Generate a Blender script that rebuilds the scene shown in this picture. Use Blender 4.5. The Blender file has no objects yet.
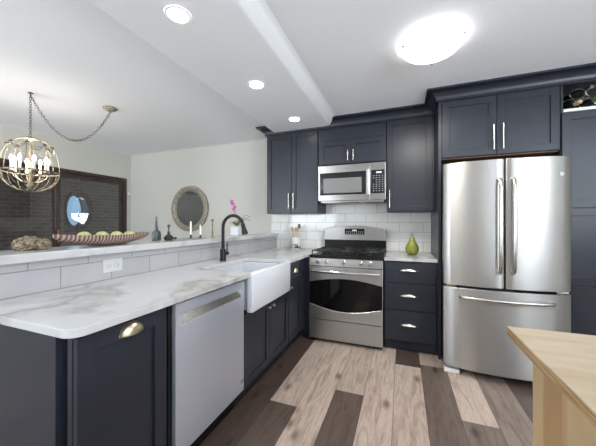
import bpy, bmesh, math, random
from mathutils import Vector, Matrix
PI = math.pi
SC = bpy.context.scene
COL = SC.collection

# ------------------------------------------------------------------ camera
cam_d = bpy.data.cameras.new('camera')
cam = bpy.data.objects.new('camera', cam_d)
COL.objects.link(cam)
cam.location = (0, 0, 1.25)
cam.rotation_euler = (math.radians(90), 0, math.radians(20.7))
cam_d.sensor_width = 36
cam_d.lens = 275.0 / 596 * 36
cam_d.shift_y = 0.5 / 596
cam_d.clip_start = 0.02
SC.camera = cam

# ------------------------------------------------------------------ light
world = bpy.data.worlds.new('world')
SC.world = world
world.use_nodes = True
world.node_tree.nodes['Background'].inputs[0].default_value = (0.75, 0.85, 1.0, 1)
world.node_tree.nodes['Background'].inputs[1].default_value = 0.75

def area(name, loc, rot, sx, sy, power, color):
    d = bpy.data.lights.new(name, 'AREA')
    d.shape = 'RECTANGLE'; d.size = sx; d.size_y = sy
    d.energy = power; d.color = color
    o = bpy.data.objects.new(name, d); COL.objects.link(o)
    o.location = loc; o.rotation_euler = rot
    return o
# lamps in the unseen windows behind and right, tilted up as added ceiling fill
area('window_fill', (2.15, -2.94, 1.3), (PI/2+1.2, 0, 0), 2.1, 2.1, 44, (0.84, 0.92, 1.0))
area('window_fill', (-3.3, -2.94, 1.3), (PI/2+1.1, 0, 0), 1.9, 2.1, 110, (0.86, 0.93, 1.0))
area('window_fill', (3.34, -0.95, 1.45), (PI/2+1.25, 0, PI/2), 1.7, 1.6, 165, (0.84, 0.92, 1.0))

vs = SC.view_settings
vs.view_transform = 'Standard'; vs.look = 'None'; vs.gamma = 1; vs.use_curve_mapping = False
vs.exposure = 0.84

# ------------------------------------------------------------------ materials
def srgb(r, g, b):
    f = lambda c: (c/255/12.92) if c/255 <= 0.04045 else ((c/255+0.055)/1.055)**2.4
    return (f(r), f(g), f(b), 1)

def mat(name, col, rough=0.5, metal=0.0, spec=0.5, trans=0, emit=None, estr=0, coat=0, ior=1.5):
    m = bpy.data.materials.new(name); m.use_nodes = True
    b = m.node_tree.nodes['Principled BSDF']
    b.inputs['Base Color'].default_value = col
    b.inputs['Roughness'].default_value = rough
    b.inputs['Metallic'].default_value = metal
    b.inputs['Specular IOR Level'].default_value = spec
    b.inputs['Transmission Weight'].default_value = trans
    b.inputs['Coat Weight'].default_value = coat
    b.inputs['IOR'].default_value = ior
    if emit:
        b.inputs['Emission Color'].default_value = emit
        b.inputs['Emission Strength'].default_value = estr
    return m

class NT:
    def __init__(s, m):
        s.t = m.node_tree; s.b = s.t.nodes['Principled BSDF']
    def n(s, kind, **kw):
        nd = s.t.nodes.new(kind)
        for k, v in kw.items():
            if k.startswith('_'): setattr(nd, k[1:], v)
            else: nd.inputs[k.replace('__', ' ')].default_value = v
        return nd
    def l(s, a, b): s.t.links.new(a, b)
    def coords(s, scale=(1, 1, 1), loc=(0, 0, 0)):
        tc = s.n('ShaderNodeTexCoord'); mp = s.n('ShaderNodeMapping')
        mp.inputs['Scale'].default_value = scale; mp.inputs['Location'].default_value = loc
        s.l(tc.outputs['Object'], mp.inputs['Vector']); return mp.outputs[0]
    def ramp(s, fac, stops):
        r = s.n('ShaderNodeValToRGB'); e = r.color_ramp.elements
        while len(e) < len(stops): e.new(0.5)
        for i, (p, c) in enumerate(stops): e[i].position = p; e[i].color = c
        s.l(fac, r.inputs[0]); return r.outputs[0]
    def bump(s, h, strength, dist=0.01):
        b = s.n('ShaderNodeBump', Strength=strength, Distance=dist)
        s.l(h, b.inputs['Height']); s.l(b.outputs[0], s.b.inputs['Normal'])

def noisy(m, scale, c0, c1, sc3=(1, 1, 1), bump=0, detail=5, lo=0.35, hi=0.65, dist=0.005, distort=0):
    t = NT(m); v = t.coords(sc3)
    n = t.n('ShaderNodeTexNoise', Scale=scale, Detail=detail, Distortion=distort); t.l(v, n.inputs['Vector'])
    t.l(t.ramp(n.outputs[0], [(lo, c0), (hi, c1)]), t.b.inputs['Base Color'])
    if bump: t.bump(n.outputs[0], bump, dist)
    return m

M = {}
M['wall'] = noisy(mat('painted_wall', srgb(202, 201, 193), 0.7), 60, srgb(201, 200, 192), srgb(204, 203, 195), bump=0.05)
M['ceil'] = noisy(mat('ceiling_paint', srgb(244, 246, 250), 0.85), 90, srgb(243, 245, 249), srgb(246, 248, 251), bump=0.25, dist=0.004)
M['navy'] = noisy(mat('charcoal_navy_paint', srgb(38, 42, 51), 0.36, spec=0.45), 3, srgb(37, 41, 50), srgb(40, 44, 53))
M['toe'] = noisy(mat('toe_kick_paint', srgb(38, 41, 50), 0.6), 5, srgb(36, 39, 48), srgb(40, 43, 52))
M['wood_in'] = noisy(mat('cabinet_interior_wood', srgb(125, 88, 58), 0.6), 4, srgb(110, 75, 48), srgb(140, 100, 68), sc3=(1, 8, 8))
M['pale'] = noisy(mat('pale_shelf_edge', srgb(225, 225, 222), 0.5), 9, srgb(222, 222, 219), srgb(228, 228, 225))
M['nickel'] = noisy(mat('brushed_nickel', srgb(205, 202, 192), 0.25, 1), 40, srgb(200, 197, 187), srgb(212, 209, 200))
M['brass'] = noisy(mat('aged_brass', srgb(200, 175, 120), 0.35, 1), 30, srgb(180, 152, 100), srgb(214, 192, 140))
M['olive_brass'] = noisy(mat('tarnished_brass', srgb(140, 128, 84), 0.45, 0.8), 30, srgb(112, 102, 66), srgb(165, 150, 100))
M['champagne'] = noisy(mat('champagne_brass', srgb(218, 208, 178), 0.3, 1), 30, srgb(214, 203, 172), srgb(222, 213, 186))
M['chrome'] = noisy(mat('polished_chrome', srgb(225, 225, 225), 0.1, 1), 30, srgb(220, 220, 220), srgb(230, 230, 230))
M['blackmetal'] = noisy(mat('matte_black_metal', srgb(40, 38, 38), 0.35, 0.6), 30, srgb(36, 34, 34), srgb(46, 43, 42))
M['iron'] = noisy(mat('cast_iron', srgb(40, 40, 41), 0.32, 0.5), 80, srgb(30, 30, 31), srgb(52, 52, 53), bump=0.1)
M['blackgloss'] = noisy(mat('black_glass', srgb(12, 12, 13), 0.06), 3, srgb(11, 11, 12), srgb(13, 13, 14))
M['enamel'] = noisy(mat('black_enamel', srgb(14, 14, 15), 0.3, spec=.25), 3, srgb(18, 18, 19), srgb(22, 22, 23))
M['greyglass'] = noisy(mat('microwave_window_mesh', srgb(120, 120, 118), 0.2), 300, srgb(112, 112, 110), srgb(128, 128, 126))
M['button'] = noisy(mat('panel_button', srgb(140, 140, 140), 0.5), 9, srgb(130, 130, 130), srgb(150, 150, 150))
M['lit'] = mat('lit_display', srgb(180, 200, 205), 0.5, emit=srgb(170, 190, 195), estr=0.25)
M['ceramic'] = noisy(mat('white_fireclay', srgb(216, 219, 224), 0.12, coat=0.2), 2, srgb(215, 218, 223), srgb(218, 221, 226))
M['plastic'] = noisy(mat('white_plastic', srgb(230, 230, 228), 0.4), 5, srgb(228, 228, 226), srgb(232, 232, 230))
M['outlet'] = noisy(mat('white_outlet_plastic', srgb(200, 200, 202), 0.4), 5, srgb(199, 199, 201), srgb(202, 202, 204))
M['slot'] = noisy(mat('dark_slot', srgb(40, 40, 40), 0.6), 5, srgb(38, 38, 38), srgb(44, 44, 44))
M['darkwood'] = noisy(mat('dark_brown_door_frame', srgb(58, 44, 36), 0.4), 4, srgb(48, 36, 30), srgb(68, 52, 42), sc3=(6, 6, 1))
M['glass'] = mat('clear_glass', (1, 1, 1, 1), 0.0, trans=1, ior=1.45)
M['smoke'] = mat('smoky_grey_glass', srgb(120, 128, 128), 0.08, trans=0.75, ior=1.45)
M['darkglass'] = mat('dark_green_glass', srgb(40, 50, 44), 0.08, trans=0.4, ior=1.45)
M['ovalrefl'] = mat('oval_reflection_tint', srgb(140, 168, 180), 0.03, 1)  # tint of the added oval that imitates a door-glass reflection
M['mirror'] = mat('mirror_glass', srgb(225, 230, 230), 0.01, 1)
M['bulb'] = mat('lit_bulb', (1, 1, 1, 1), 0.4, emit=(1.0, 0.94, 0.84, 1), estr=5)
M['lens'] = mat('lit_lens', (1, 1, 1, 1), 0.5, emit=(1, 0.97, 0.93, 1), estr=12)
M['dome'] = mat('frosted_lit_glass', (0.9, 0.9, 0.9, 1), 0.3, emit=(1, 0.985, 0.96, 1), estr=2.2)
M['candle'] = noisy(mat('ivory_wax', srgb(235, 230, 215), 0.5), 5, srgb(233, 228, 213), srgb(238, 233, 219))
M['pear'] = noisy(mat('green_pear_skin', srgb(140, 146, 58), 0.3), 14, srgb(122, 134, 46), srgb(156, 156, 72))
M['stem'] = noisy(mat('brown_stem', srgb(80, 62, 40), 0.7), 20, srgb(70, 52, 34), srgb(92, 72, 48))
M['fruit'] = noisy(mat('pale_green_fruit', srgb(175, 182, 120), 0.5), 30, srgb(155, 164, 95), srgb(200, 204, 150), bump=0.3)
M['dried'] = noisy(mat('dried_hydrangea', srgb(160, 145, 118), 0.9), 70, srgb(95, 82, 62), srgb(190, 175, 148), bump=1.0, dist=0.02)
M['leaf'] = noisy(mat('green_leaf', srgb(105, 120, 70), 0.5), 20, srgb(85, 105, 55), srgb(130, 138, 85))
M['orchid'] = noisy(mat('magenta_petal', srgb(190, 80, 150), 0.5), 40, srgb(165, 50, 130), srgb(225, 140, 190))
M['spoonwood'] = noisy(mat('utensil_wood', srgb(200, 165, 110), 0.6), 12, srgb(185, 148, 95), srgb(214, 182, 128), sc3=(4, 4, 1))
M['bark'] = noisy(mat('ground_soil', srgb(70, 62, 52), 0.9), 10, srgb(60, 52, 44), srgb(84, 74, 62), bump=0.4)
M['foil'] = noisy(mat('green_foil', srgb(120, 150, 60), 0.35, 0.4), 20, srgb(105, 135, 50), srgb(140, 165, 80))
M['cork'] = noisy(mat('cork_tan', srgb(190, 160, 120), 0.8), 60, srgb(170, 140, 100), srgb(210, 180, 140))

def stainless(name, along):
    m = mat(name, srgb(190, 188, 184), 0.27, .94)
    t = NT(m)
    sc = {'x': (1.5, 260, 260), 'z': (260, 260, 1.5), 'y': (260, 1.5, 260)}[along]
    v = t.coords(sc)
    n = t.n('ShaderNodeTexNoise', Scale=1.0, Detail=2); t.l(v, n.inputs['Vector'])
    t.l(t.ramp(n.outputs[0], [(0.3, srgb(178, 177, 174)), (0.7, srgb(183, 181, 178))]), t.b.inputs['Base Color'])
    r = t.n('ShaderNodeMapRange'); r.inputs['To Min'].default_value = 0.33; r.inputs['To Max'].default_value = 0.37
    t.l(n.outputs[0], r.inputs[0]); t.l(r.outputs[0], t.b.inputs['Roughness'])
    tg = t.n('ShaderNodeTangent', _direction_type='RADIAL', _axis='Z'); t.l(tg.outputs[0], t.b.inputs['Tangent'])
    t.b.inputs['Anisotropic'].default_value = 0.9; t.b.inputs['Anisotropic Rotation'].default_value = 0.25
    # very slight waviness of the pressed sheet
    w = t.n('ShaderNodeTexNoise', Scale=2.2, Detail=1); t.l(t.coords((1, 1, 0.35)), w.inputs['Vector'])
    t.bump(w.outputs[0], 0.25, 0.03)
    return m
M['steel'] = stainless('brushed_stainless_horizontal', 'x')
M['steelv'] = stainless('brushed_stainless_vertical', 'z')
M['steely'] = stainless('brushed_stainless_dishwasher', 'z')
_b = M['steely'].node_tree.nodes['Principled BSDF']; _b.inputs['Metallic'].default_value = 0.68
for _n in M['steely'].node_tree.nodes:
    if _n.type == 'VALTORGB':
        _n.color_ramp.elements[0].color = srgb(210, 215, 228); _n.color_ramp.elements[1].color = srgb(214, 219, 232)

def quartz():
    m = mat('veined_white_quartz', srgb(198, 198, 199), 0.16)
    t = NT(m)
    v = t.coords((1.15, 1.0, 1), (3.3, 1.4, 0))
    d = t.n('ShaderNodeTexNoise', Scale=1.3, Detail=5, Roughness=0.6); t.l(v, d.inputs['Vector'])
    mx = t.n('ShaderNodeMix', _data_type='VECTOR'); mx.inputs[0].default_value = 0.45
    t.l(v, mx.inputs[4]); t.l(d.outputs[1], mx.inputs[5])
    n = t.n('ShaderNodeTexNoise', Scale=1.9, Detail=3, Roughness=0.5); t.l(mx.outputs[1], n.inputs['Vector'])
    a = t.n('ShaderNodeMath', _operation='SUBTRACT'); a.inputs[1].default_value = 0.5; t.l(n.outputs[0], a.inputs[0])
    b = t.n('ShaderNodeMath', _operation='ABSOLUTE'); t.l(a.outputs[0], b.inputs[0])
    n2 = t.n('ShaderNodeTexNoise', Scale=0.9, Detail=2); t.l(v, n2.inputs['Vector'])
    c = t.ramp(b.outputs[0], [(0.004, srgb(160, 158, 154)), (0.018, srgb(178, 176, 173)), (0.055, srgb(198, 198, 199))])
    c2 = t.ramp(n2.outputs[0], [(0.40, (0, 0, 0, 1)), (0.50, (1, 1, 1, 1))])
    mc = t.n('ShaderNodeMix', _data_type='RGBA'); t.l(c2, mc.inputs[0])
    mc.inputs[6].default_value = srgb(198, 198, 199); t.l(c, mc.inputs[7])
    t.l(mc.outputs[2], t.b.inputs['Base Color'])
    return m
M['quartz'] = quartz()

def tile(name, axis, u0, z0, w, h, c1, c2, grout, rough=0.12, mortar=0.0028, bump=0.35):
    m = mat(name, c1, rough)
    t = NT(m)
    tc = t.n('ShaderNodeTexCoord'); s = t.n('ShaderNodeSeparateXYZ'); t.l(tc.outputs['Object'], s.inputs[0])
    a = t.n('ShaderNodeMath', _operation='SUBTRACT'); a.inputs[1].default_value = u0; t.l(s.outputs[axis], a.inputs[0])
    b = t.n('ShaderNodeMath', _operation='SUBTRACT'); b.inputs[1].default_value = z0; t.l(s.outputs['Z'], b.inputs[0])
    cb = t.n('ShaderNodeCombineXYZ'); t.l(a.outputs[0], cb.inputs[0]); t.l(b.outputs[0], cb.inputs[1])
    br = t.n('ShaderNodeTexBrick', _offset=0.5)
    br.inputs['Color1'].default_value = c1; br.inputs['Color2'].default_value = c2; br.inputs['Mortar'].default_value = grout
    br.inputs['Scale'].default_value = 1; br.inputs['Mortar Size'].default_value = mortar
    br.inputs['Mortar Smooth'].default_value = 0.1; br.inputs['Brick Width'].default_value = w; br.inputs['Row Height'].default_value = h
    t.l(cb.outputs[0], br.inputs['Vector'])
    n = t.n('ShaderNodeTexNoise', Scale=5.0, Detail=4); t.l(tc.outputs['Object'], n.inputs['Vector'])
    mx = t.n('ShaderNodeMix', _data_type='RGBA', _blend_type='MULTIPLY'); mx.inputs[0].default_value = 0.35
    t.l(br.outputs['Color'], mx.inputs[6]); t.l(t.ramp(n.outputs[0], [(0.35, (0.86, 0.86, 0.87, 1)), (0.6, (1, 1, 1, 1))]), mx.inputs[7])
    t.l(mx.outputs[2], t.b.inputs['Base Color'])
    inv = t.n('ShaderNodeMath', _operation='SUBTRACT'); inv.inputs[0].default_value = 1; t.l(br.outputs['Fac'], inv.inputs[1])
    t.bump(inv.outputs[0], bump, 0.002)
    return m
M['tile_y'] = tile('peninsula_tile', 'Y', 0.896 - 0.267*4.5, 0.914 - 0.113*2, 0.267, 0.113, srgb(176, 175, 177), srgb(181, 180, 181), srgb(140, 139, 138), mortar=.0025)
M['tile_x'] = tile('backsplash_tile', 'X', -0.68 - 0.26*8, 0.914 - 0.1165*2, 0.26, 0.1165, srgb(234, 233, 229), srgb(240, 239, 235), srgb(192, 189, 184))
M['brick'] = tile('exterior_brick', 'Y', 0, 0, 0.21, 0.075, srgb(74, 65, 56), srgb(90, 80, 70), srgb(98, 92, 82), 0.9, 0.010, 0.8)

def planks_mat():
    m = mat('mixed_oak_planks', srgb(160, 140, 128), 0.42)
    t = NT(m)
    at = t.n('ShaderNodeAttribute', _attribute_name='tone'); s = t.n('ShaderNodeSeparateColor'); t.l(at.outputs['Color'], s.inputs[0])
    tc = t.n('ShaderNodeTexCoord'); mp = t.n('ShaderNodeMapping'); mp.inputs['Scale'].default_value = (9, 1.1, 1)
    off = t.n('ShaderNodeCombineXYZ')
    k = t.n('ShaderNodeMath', _operation='MULTIPLY'); k.inputs[1].default_value = 40; t.l(s.outputs[1], k.inputs[0])
    t.l(k.outputs[0], off.inputs[0]); t.l(k.outputs[0], off.inputs[2])
    t.l(tc.outputs['Object'], mp.inputs['Vector'])
    ad = t.n('ShaderNodeVectorMath', _operation='ADD'); t.l(mp.outputs[0], ad.inputs[0]); t.l(off.outputs[0], ad.inputs[1])
    n = t.n('ShaderNodeTexNoise', Scale=2.2, Detail=7, Roughness=0.62, Distortion=1.2); t.l(ad.outputs[0], n.inputs['Vector'])
    n2 = t.n('ShaderNodeTexNoise', Scale=14, Detail=3, Distortion=0.4); t.l(ad.outputs[0], n2.inputs['Vector'])
    base = t.ramp(s.outputs[0], [(0.0, srgb(72, 58, 52)), (0.35, srgb(104, 89, 81)), (0.65, srgb(158, 142, 131)), (1.0, srgb(200, 181, 167))])
    g = t.ramp(n.outputs[0], [(0.28, (0.48, 0.44, 0.42, 1)), (0.40, (0.76, 0.73, 0.71, 1)), (0.52, (0.98, 0.98, 0.98, 1)), (0.72, (1.12, 1.11, 1.10, 1))])
    g2 = t.ramp(n2.outputs[0], [(0.35, (0.88, 0.87, 0.86, 1)), (0.6, (1.03, 1.03, 1.03, 1))])
    m1 = t.n('ShaderNodeMix', _data_type='RGBA', _blend_type='MULTIPLY'); m1.inputs[0].default_value = 1
    t.l(base, m1.inputs[6]); t.l(g, m1.inputs[7])
    m2 = t.n('ShaderNodeMix', _data_type='RGBA', _blend_type='MULTIPLY'); m2.inputs[0].default_value = 1
    t.l(m1.outputs[2], m2.inputs[6]); t.l(g2, m2.inputs[7])
    # occasional knots
    vo = t.n('ShaderNodeTexVoronoi', _voronoi_dimensions='2D', Scale=1.0); mp2 = t.n('ShaderNodeMapping'); mp2.inputs['Scale'].default_value = (3.6, 1.7, 1)
    t.l(tc.outputs['Object'], mp2.inputs['Vector'])
    wn = t.n('ShaderNodeTexNoise', Scale=9, Detail=3); t.l(tc.outputs['Object'], wn.inputs['Vector'])
    mv = t.n('ShaderNodeMix', _data_type='VECTOR'); mv.inputs[0].default_value = 0.06
    t.l(mp2.outputs[0], mv.inputs[4]); t.l(wn.outputs[1], mv.inputs[5]); t.l(mv.outputs[1], vo.inputs['Vector'])
    kn = t.ramp(vo.outputs['Distance'], [(0.03, (0.42, 0.37, 0.35, 1)), (0.07, (0.72, 0.69, 0.67, 1)), (0.12, (1, 1, 1, 1))])
    m3 = t.n('ShaderNodeMix', _data_type='RGBA', _blend_type='MULTIPLY'); m3.inputs[0].default_value = 1
    t.l(m2.outputs[2], m3.inputs[6]); t.l(kn, m3.inputs[7])
    t.l(m3.outputs[2], t.b.inputs['Base Color'])
    t.bump(n2.outputs[0], 0.12, 0.002)
    return m
M['planks'] = planks_mat()
M['gap'] = noisy(mat('plank_gap', srgb(58, 48, 43), 0.8), 5, srgb(56, 46, 41), srgb(62, 52, 47))
M['maple'] = noisy(mat('unfinished_maple', srgb(176, 161, 141), 0.5), 3.0, srgb(160, 141, 112), srgb(181, 167, 147), sc3=(1.2, 5, 5), detail=6, distort=0.6, lo=0.3, hi=0.7)
M['mapley'] = noisy(mat('pale_plywood_side', srgb(200, 171, 132), 0.55), 2.5, srgb(192, 162, 121), srgb(208, 180, 142), sc3=(5, 5, 0.8), detail=5, lo=0.3, hi=0.7)
M['ply'] = noisy(mat('plywood_edge', srgb(178, 146, 104), 0.7), 3, srgb(150, 120, 82), srgb(192, 162, 120), sc3=(2, 2, 60), lo=0.4, hi=0.6)
M['carved'] = noisy(mat('carved_bowl_wood', srgb(150, 115, 100), 0.6), 9, srgb(112, 78, 68), srgb(196, 165, 148), bump=0.2)
M['antique'] = noisy(mat('antiqued_silver_frame', srgb(150, 142, 126), 0.55, 0.3), 60, srgb(105, 96, 82), srgb(190, 182, 166), bump=0.7, dist=0.01)
M['gilt'] = noisy(mat('pale_gilt_iron', srgb(138, 128, 108), 0.5, 0.6), 45, srgb(92, 82, 66), srgb(160, 150, 130))
M['bronze'] = noisy(mat('dark_bronze', srgb(95, 85, 72), 0.45, 0.7), 45, srgb(75, 66, 55), srgb(118, 106, 90))

def deco_ceramic():
    m = mat('crock_glaze', srgb(232, 232, 230), 0.2); t = NT(m)
    v = t.n('ShaderNodeTexNoise', Scale=26, Detail=2, Distortion=1.5); t.l(t.coords(), v.inputs['Vector'])
    tc = t.n('ShaderNodeTexCoord'); s = t.n('ShaderNodeSeparateXYZ'); t.l(tc.outputs['Object'], s.inputs[0])
    lt = t.n('ShaderNodeMath', _operation='LESS_THAN'); lt.inputs[1].default_value = 0.072; t.l(s.outputs[2], lt.inputs[0])
    gt = t.n('ShaderNodeMath', _operation='GREATER_THAN'); gt.inputs[1].default_value = 0.54; t.l(v.outputs[0], gt.inputs[0])
    mu = t.n('ShaderNodeMath', _operation='MULTIPLY'); t.l(lt.outputs[0], mu.inputs[0]); t.l(gt.outputs[0], mu.inputs[1])
    mx = t.n('ShaderNodeMix', _data_type='RGBA'); t.l(mu.outputs[0], mx.inputs[0])
    mx.inputs[6].default_value = srgb(232, 232, 230); mx.inputs[7].default_value = srgb(48, 50, 56)
    t.l(mx.outputs[2], t.b.inputs['Base Color']); return m
M['crock'] = deco_ceramic()

# ------------------------------------------------------------------ mesh helpers
def box(bm, x0, x1, y0, y1, z0, z1, bev=0.0, seg=2):
    vs_ = [bm.verts.new((x, y, z)) for x in (x0, x1) for y in (y0, y1) for z in (z0, z1)]
    idx = [(0, 1, 3, 2), (4, 6, 7, 5), (0, 4, 5, 1), (2, 3, 7, 6), (0, 2, 6, 4), (1, 5, 7, 3)]
    fs = [bm.faces.new([vs_[i] for i in f]) for f in idx]
    if bev > 0:
        es = list({e for f in fs for e in f.edges})
        bmesh.ops.bevel(bm, geom=es, offset=bev, segments=seg, profile=0.5, affect='EDGES')

def lathe(bm, prof, c=(0, 0, 0), n=24, axis='z', sx=1, sy=1, cap=True):
    def P(r, h, a):
        p = (r*math.cos(a)*sx, r*math.sin(a)*sy, h)
        if axis == 'y': p = (p[0], h, p[1])
        if axis == 'x': p = (h, p[0], p[1])
        return (c[0]+p[0], c[1]+p[1], c[2]+p[2])
    rings = []
    for r, h in prof:
        if r < 1e-5: rings.append([bm.verts.new(P(0, h, 0))])
        else: rings.append([bm.verts.new(P(r, h, 2*PI*i/n)) for i in range(n)])
    for a, b in zip(rings, rings[1:]):
        for i in range(n):
            j = (i+1) % n
            if len(a) == 1 and len(b) == 1: break
            if len(a) == 1: bm.faces.new((a[0], b[j], b[i]))
            elif len(b) == 1: bm.faces.new((a[i], a[j], b[0]))
            else: bm.faces.new((a[i], a[j], b[j], b[i]))
    if cap:
        for r in (rings[0], rings[-1]):
            if len(r) > 1:
                try: bm.faces.new(r)
                except ValueError: pass

def tube(bm, pts, r, n=8, closed=False, flat=1.0):
    pts = [Vector(p) for p in pts]; m = len(pts)
    rs = r if isinstance(r, (list, tuple)) else [r]*m
    tang = []
    for i in range(m):
        a = pts[(i-1) % m] if (closed or i > 0) else pts[i]
        b = pts[(i+1) % m] if (closed or i < m-1) else pts[i]
        tang.append((b-a).normalized())
    up = Vector((0, 0, 1))
    if abs(tang[0].dot(up)) > 0.95: up = Vector((1, 0, 0))
    nx = tang[0].cross(up).normalized()
    rings = []
    for i in range(m):
        t = tang[i]
        nx = (nx - t*nx.dot(t)).normalized()
        ny = t.cross(nx)
        rings.append([bm.verts.new(pts[i] + nx*math.cos(2*PI*k/n)*rs[i] + ny*math.sin(2*PI*k/n)*rs[i]*flat) for k in range(n)])
    L = m if closed else m-1
    for i in range(L):
        a, b = rings[i], rings[(i+1) % m]
        for k in range(n):
            j = (k+1) % n
            bm.faces.new((a[k], a[j], b[j], b[k]))
    if not closed:
        bm.faces.new(rings[0]); bm.faces.new(rings[-1])

def prism(bm, poly, z0, z1, f=None):
    """extrude a 2D polygon; f maps (u,v,w) to xyz"""
    f = f or (lambda u, v, w: (u, v, w))
    a = [bm.verts.new(f(u, v, z0)) for u, v in poly]
    b = [bm.verts.new(f(u, v, z1)) for u, v in poly]
    n = len(poly)
    fs = [bm.faces.new(a), bm.faces.new(b)]
    for i in range(n):
        j = (i+1) % n
        fs.append(bm.faces.new((a[i], a[j], b[j], b[i])))
    return fs

def ball(bm, c, r, sx=1, sy=1, sz=1, u=16, v=10):
    mt = Matrix.Translation(c) @ Matrix.Diagonal((r*sx, r*sy, r*sz, 1))
    bmesh.ops.create_uvsphere(bm, u_segments=u, v_segments=v, radius=1, matrix=mt)

def BM(): return bmesh.new()

WL = {}
def wloc(o): return WL.get(o.name, Vector((0, 0, 0))) if o else Vector((0, 0, 0))

def thing(name, label, cat, loc=(0, 0, 0), group=None, kind=None):
    o = bpy.data.objects.new(name, None); COL.objects.link(o); o.location = loc
    o.empty_display_size = 0.05
    if label: o['label'] = label
    if cat: o['category'] = cat
    if group: o['group'] = group
    if kind: o['kind'] = kind
    WL[o.name] = Vector(loc)
    return o

def obj(name, bm, m, parent=None, label=None, cat=None, group=None, kind=None, smooth=None, loc=None, bevel=0):
    """mesh built in world coordinates (or, with parent, in world coordinates shifted to the parent)"""
    me = bpy.data.meshes.new(name)
    bmesh.ops.recalc_face_normals(bm, faces=bm.faces)
    bm.to_mesh(me); bm.free()
    o = bpy.data.objects.new(name, me); COL.objects.link(o)
    base = wloc(parent)
    if loc is None: loc = base
    loc = Vector(loc)
    me.transform(Matrix.Translation(-loc))
    o.location = loc - base
    WL[o.name] = loc
    if parent: o.parent = parent
    for mm in (m if isinstance(m, (list, tuple)) else [m]): me.materials.append(mm)
    if smooth is not None:
        for p in me.polygons: p.use_smooth = True
        try: me.set_sharp_from_angle(angle=math.radians(smooth))
        except Exception: pass
    if bevel:
        md = o.modifiers.new('bevel', 'BEVEL'); md.width = bevel; md.segments = 2; md.limit_method = 'ANGLE'
    if label: o['label'] = label
    if cat: o['category'] = cat
    if group: o['group'] = group
    if kind: o['kind'] = kind
    return o

def copy_tree(o, parent=None):
    c = o.copy(); COL.objects.link(c); c.parent = parent
    WL[c.name] = WL.get(o.name, Vector()).copy()
    for ch in list(o.children): copy_tree(ch, c)
    return c

def struct(name, bm, m, **kw): return obj(name, bm, m, kind='structure', **kw)

CEIL = 2.46; BY = 3.52          # ceiling height, back wall
LX = -4.5; RX = 3.4; FY = -3.0  # left, right and front (behind camera) walls

# ------------------------------------------------------------------ structure
random.seed(4)
bm = BM()
box(bm, LX-0.1, RX+0.1, FY-0.1, BY+0.1, -0.08, -0.0025)
nbase = len(bm.faces)
vis = {  # strip index -> list of (y of joints) with tones; strip k spans x = -0.055+0.205k ..
    -5: ([-3, 0.3, 1.9, 3.6], [0.2, 0.12, 0.12]),  # darkest strip: shade by the toe kick put into its tones
    -4: ([-3, 0.2, 1.75, 2.95, 3.6], [0.3, 0.25, 0.85, 0.6]),
    -3: ([-3, -0.4, 1.15, 3.6], [0.7, 0.6, 0.95]),
    -2: ([-3, 0.6, 2.035, 3.6], [0.5, 0.3, 0.85]),
    -1: ([-3, 0.9, 2.95, 3.6], [0.8, 0.95, 0.5]),
    0: ([-3, 0.2, 1.45, 2.60, 3.6], [0.5, 0.75, 0.92, 0.1]),
    1: ([-3, 0.9, 2.66, 3.6], [0.6, 0.38, 0.75]),
    2: ([-3, 0.4, 2.0, 3.6], [0.4, 0.45, 0.95]),
    3: ([-3, 1.4, 3.6], [0.6, 0.55]),
    -6: ([-3, 1.0, 3.6], [0.1, 0.2]),
}
tones = []
def strip(x0, x1, joints, tn):
    for (a, b), t in zip(zip(joints, joints[1:]), tn):
        g = 0.0011
        f = bm.faces.new([bm.verts.new(p) for p in ((x0+g, a+g, 0), (x1-g, a+g, 0), (x1-g, b-g, 0), (x0+g, b-g, 0))])
        tones.append((t, random.random()))
k = math.floor((LX+0.055)/0.205)
while -0.055+0.205*k < RX:
    x0 = -0.055+0.205*k
    if k in vis: strip(x0, x0+0.205, *vis[k])
    else:
        js = [-3.0]; y = -3+random.uniform(0.3, 1.4)
        while y < 3.4: js.append(y); y += random.uniform(0.9, 1.6)
        js.append(3.6)
        strip(x0, x0+0.205, js, [random.random() for _ in js[1:]])
    k += 1
me = bpy.data.meshes.new('floor'); bm.to_mesh(me); bm.free()
ca = me.color_attributes.new('tone', 'FLOAT_COLOR', 'CORNER')
for p in me.polygons:
    i = p.index - nbase
    p.material_index = 0 if i < 0 else 1
    t = (0, 0) if i < 0 else tones[i]
    for li in p.loop_indices: ca.data[li].color = (t[0], t[1], 0, 1)
me.materials.append(M['gap']); me.materials.append(M['planks'])
floor = bpy.data.objects.new('floor', me); COL.objects.link(floor); floor['kind'] = 'structure'

bm = BM(); box(bm, LX-0.1, RX+0.1, FY-0.1, BY+0.1, CEIL, CEIL+0.1); struct('ceiling', bm, M['ceil'])
bm = BM(); box(bm, LX-0.1, RX+0.1, BY, BY+0.1, 0, CEIL); struct('wall_back', bm, M['wall'])
# left wall with the opening of the sliding door
D0, D1, DT = 0.95, 3.43, 2.03
bm = BM()
box(bm, LX-0.1, LX, FY, D0, 0, CEIL); box(bm, LX-0.1, LX, D1, BY, 0, CEIL); box(bm, LX-0.1, LX, D0, D1, DT, CEIL)
struct('wall_left', bm, M['wall'])
# right wall, window opening
bm = BM()
box(bm, RX, RX+0.1, FY, -1.85, 0, CEIL); box(bm, RX, RX+0.1, -.05, BY, 0, CEIL); box(bm, RX, RX+0.1, -1.85, -.05, 0, 0.6); box(bm, RX, RX+0.1, -1.85, -.05, 2.3, CEIL)
struct('wall_right', bm, M['wall'])
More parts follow.
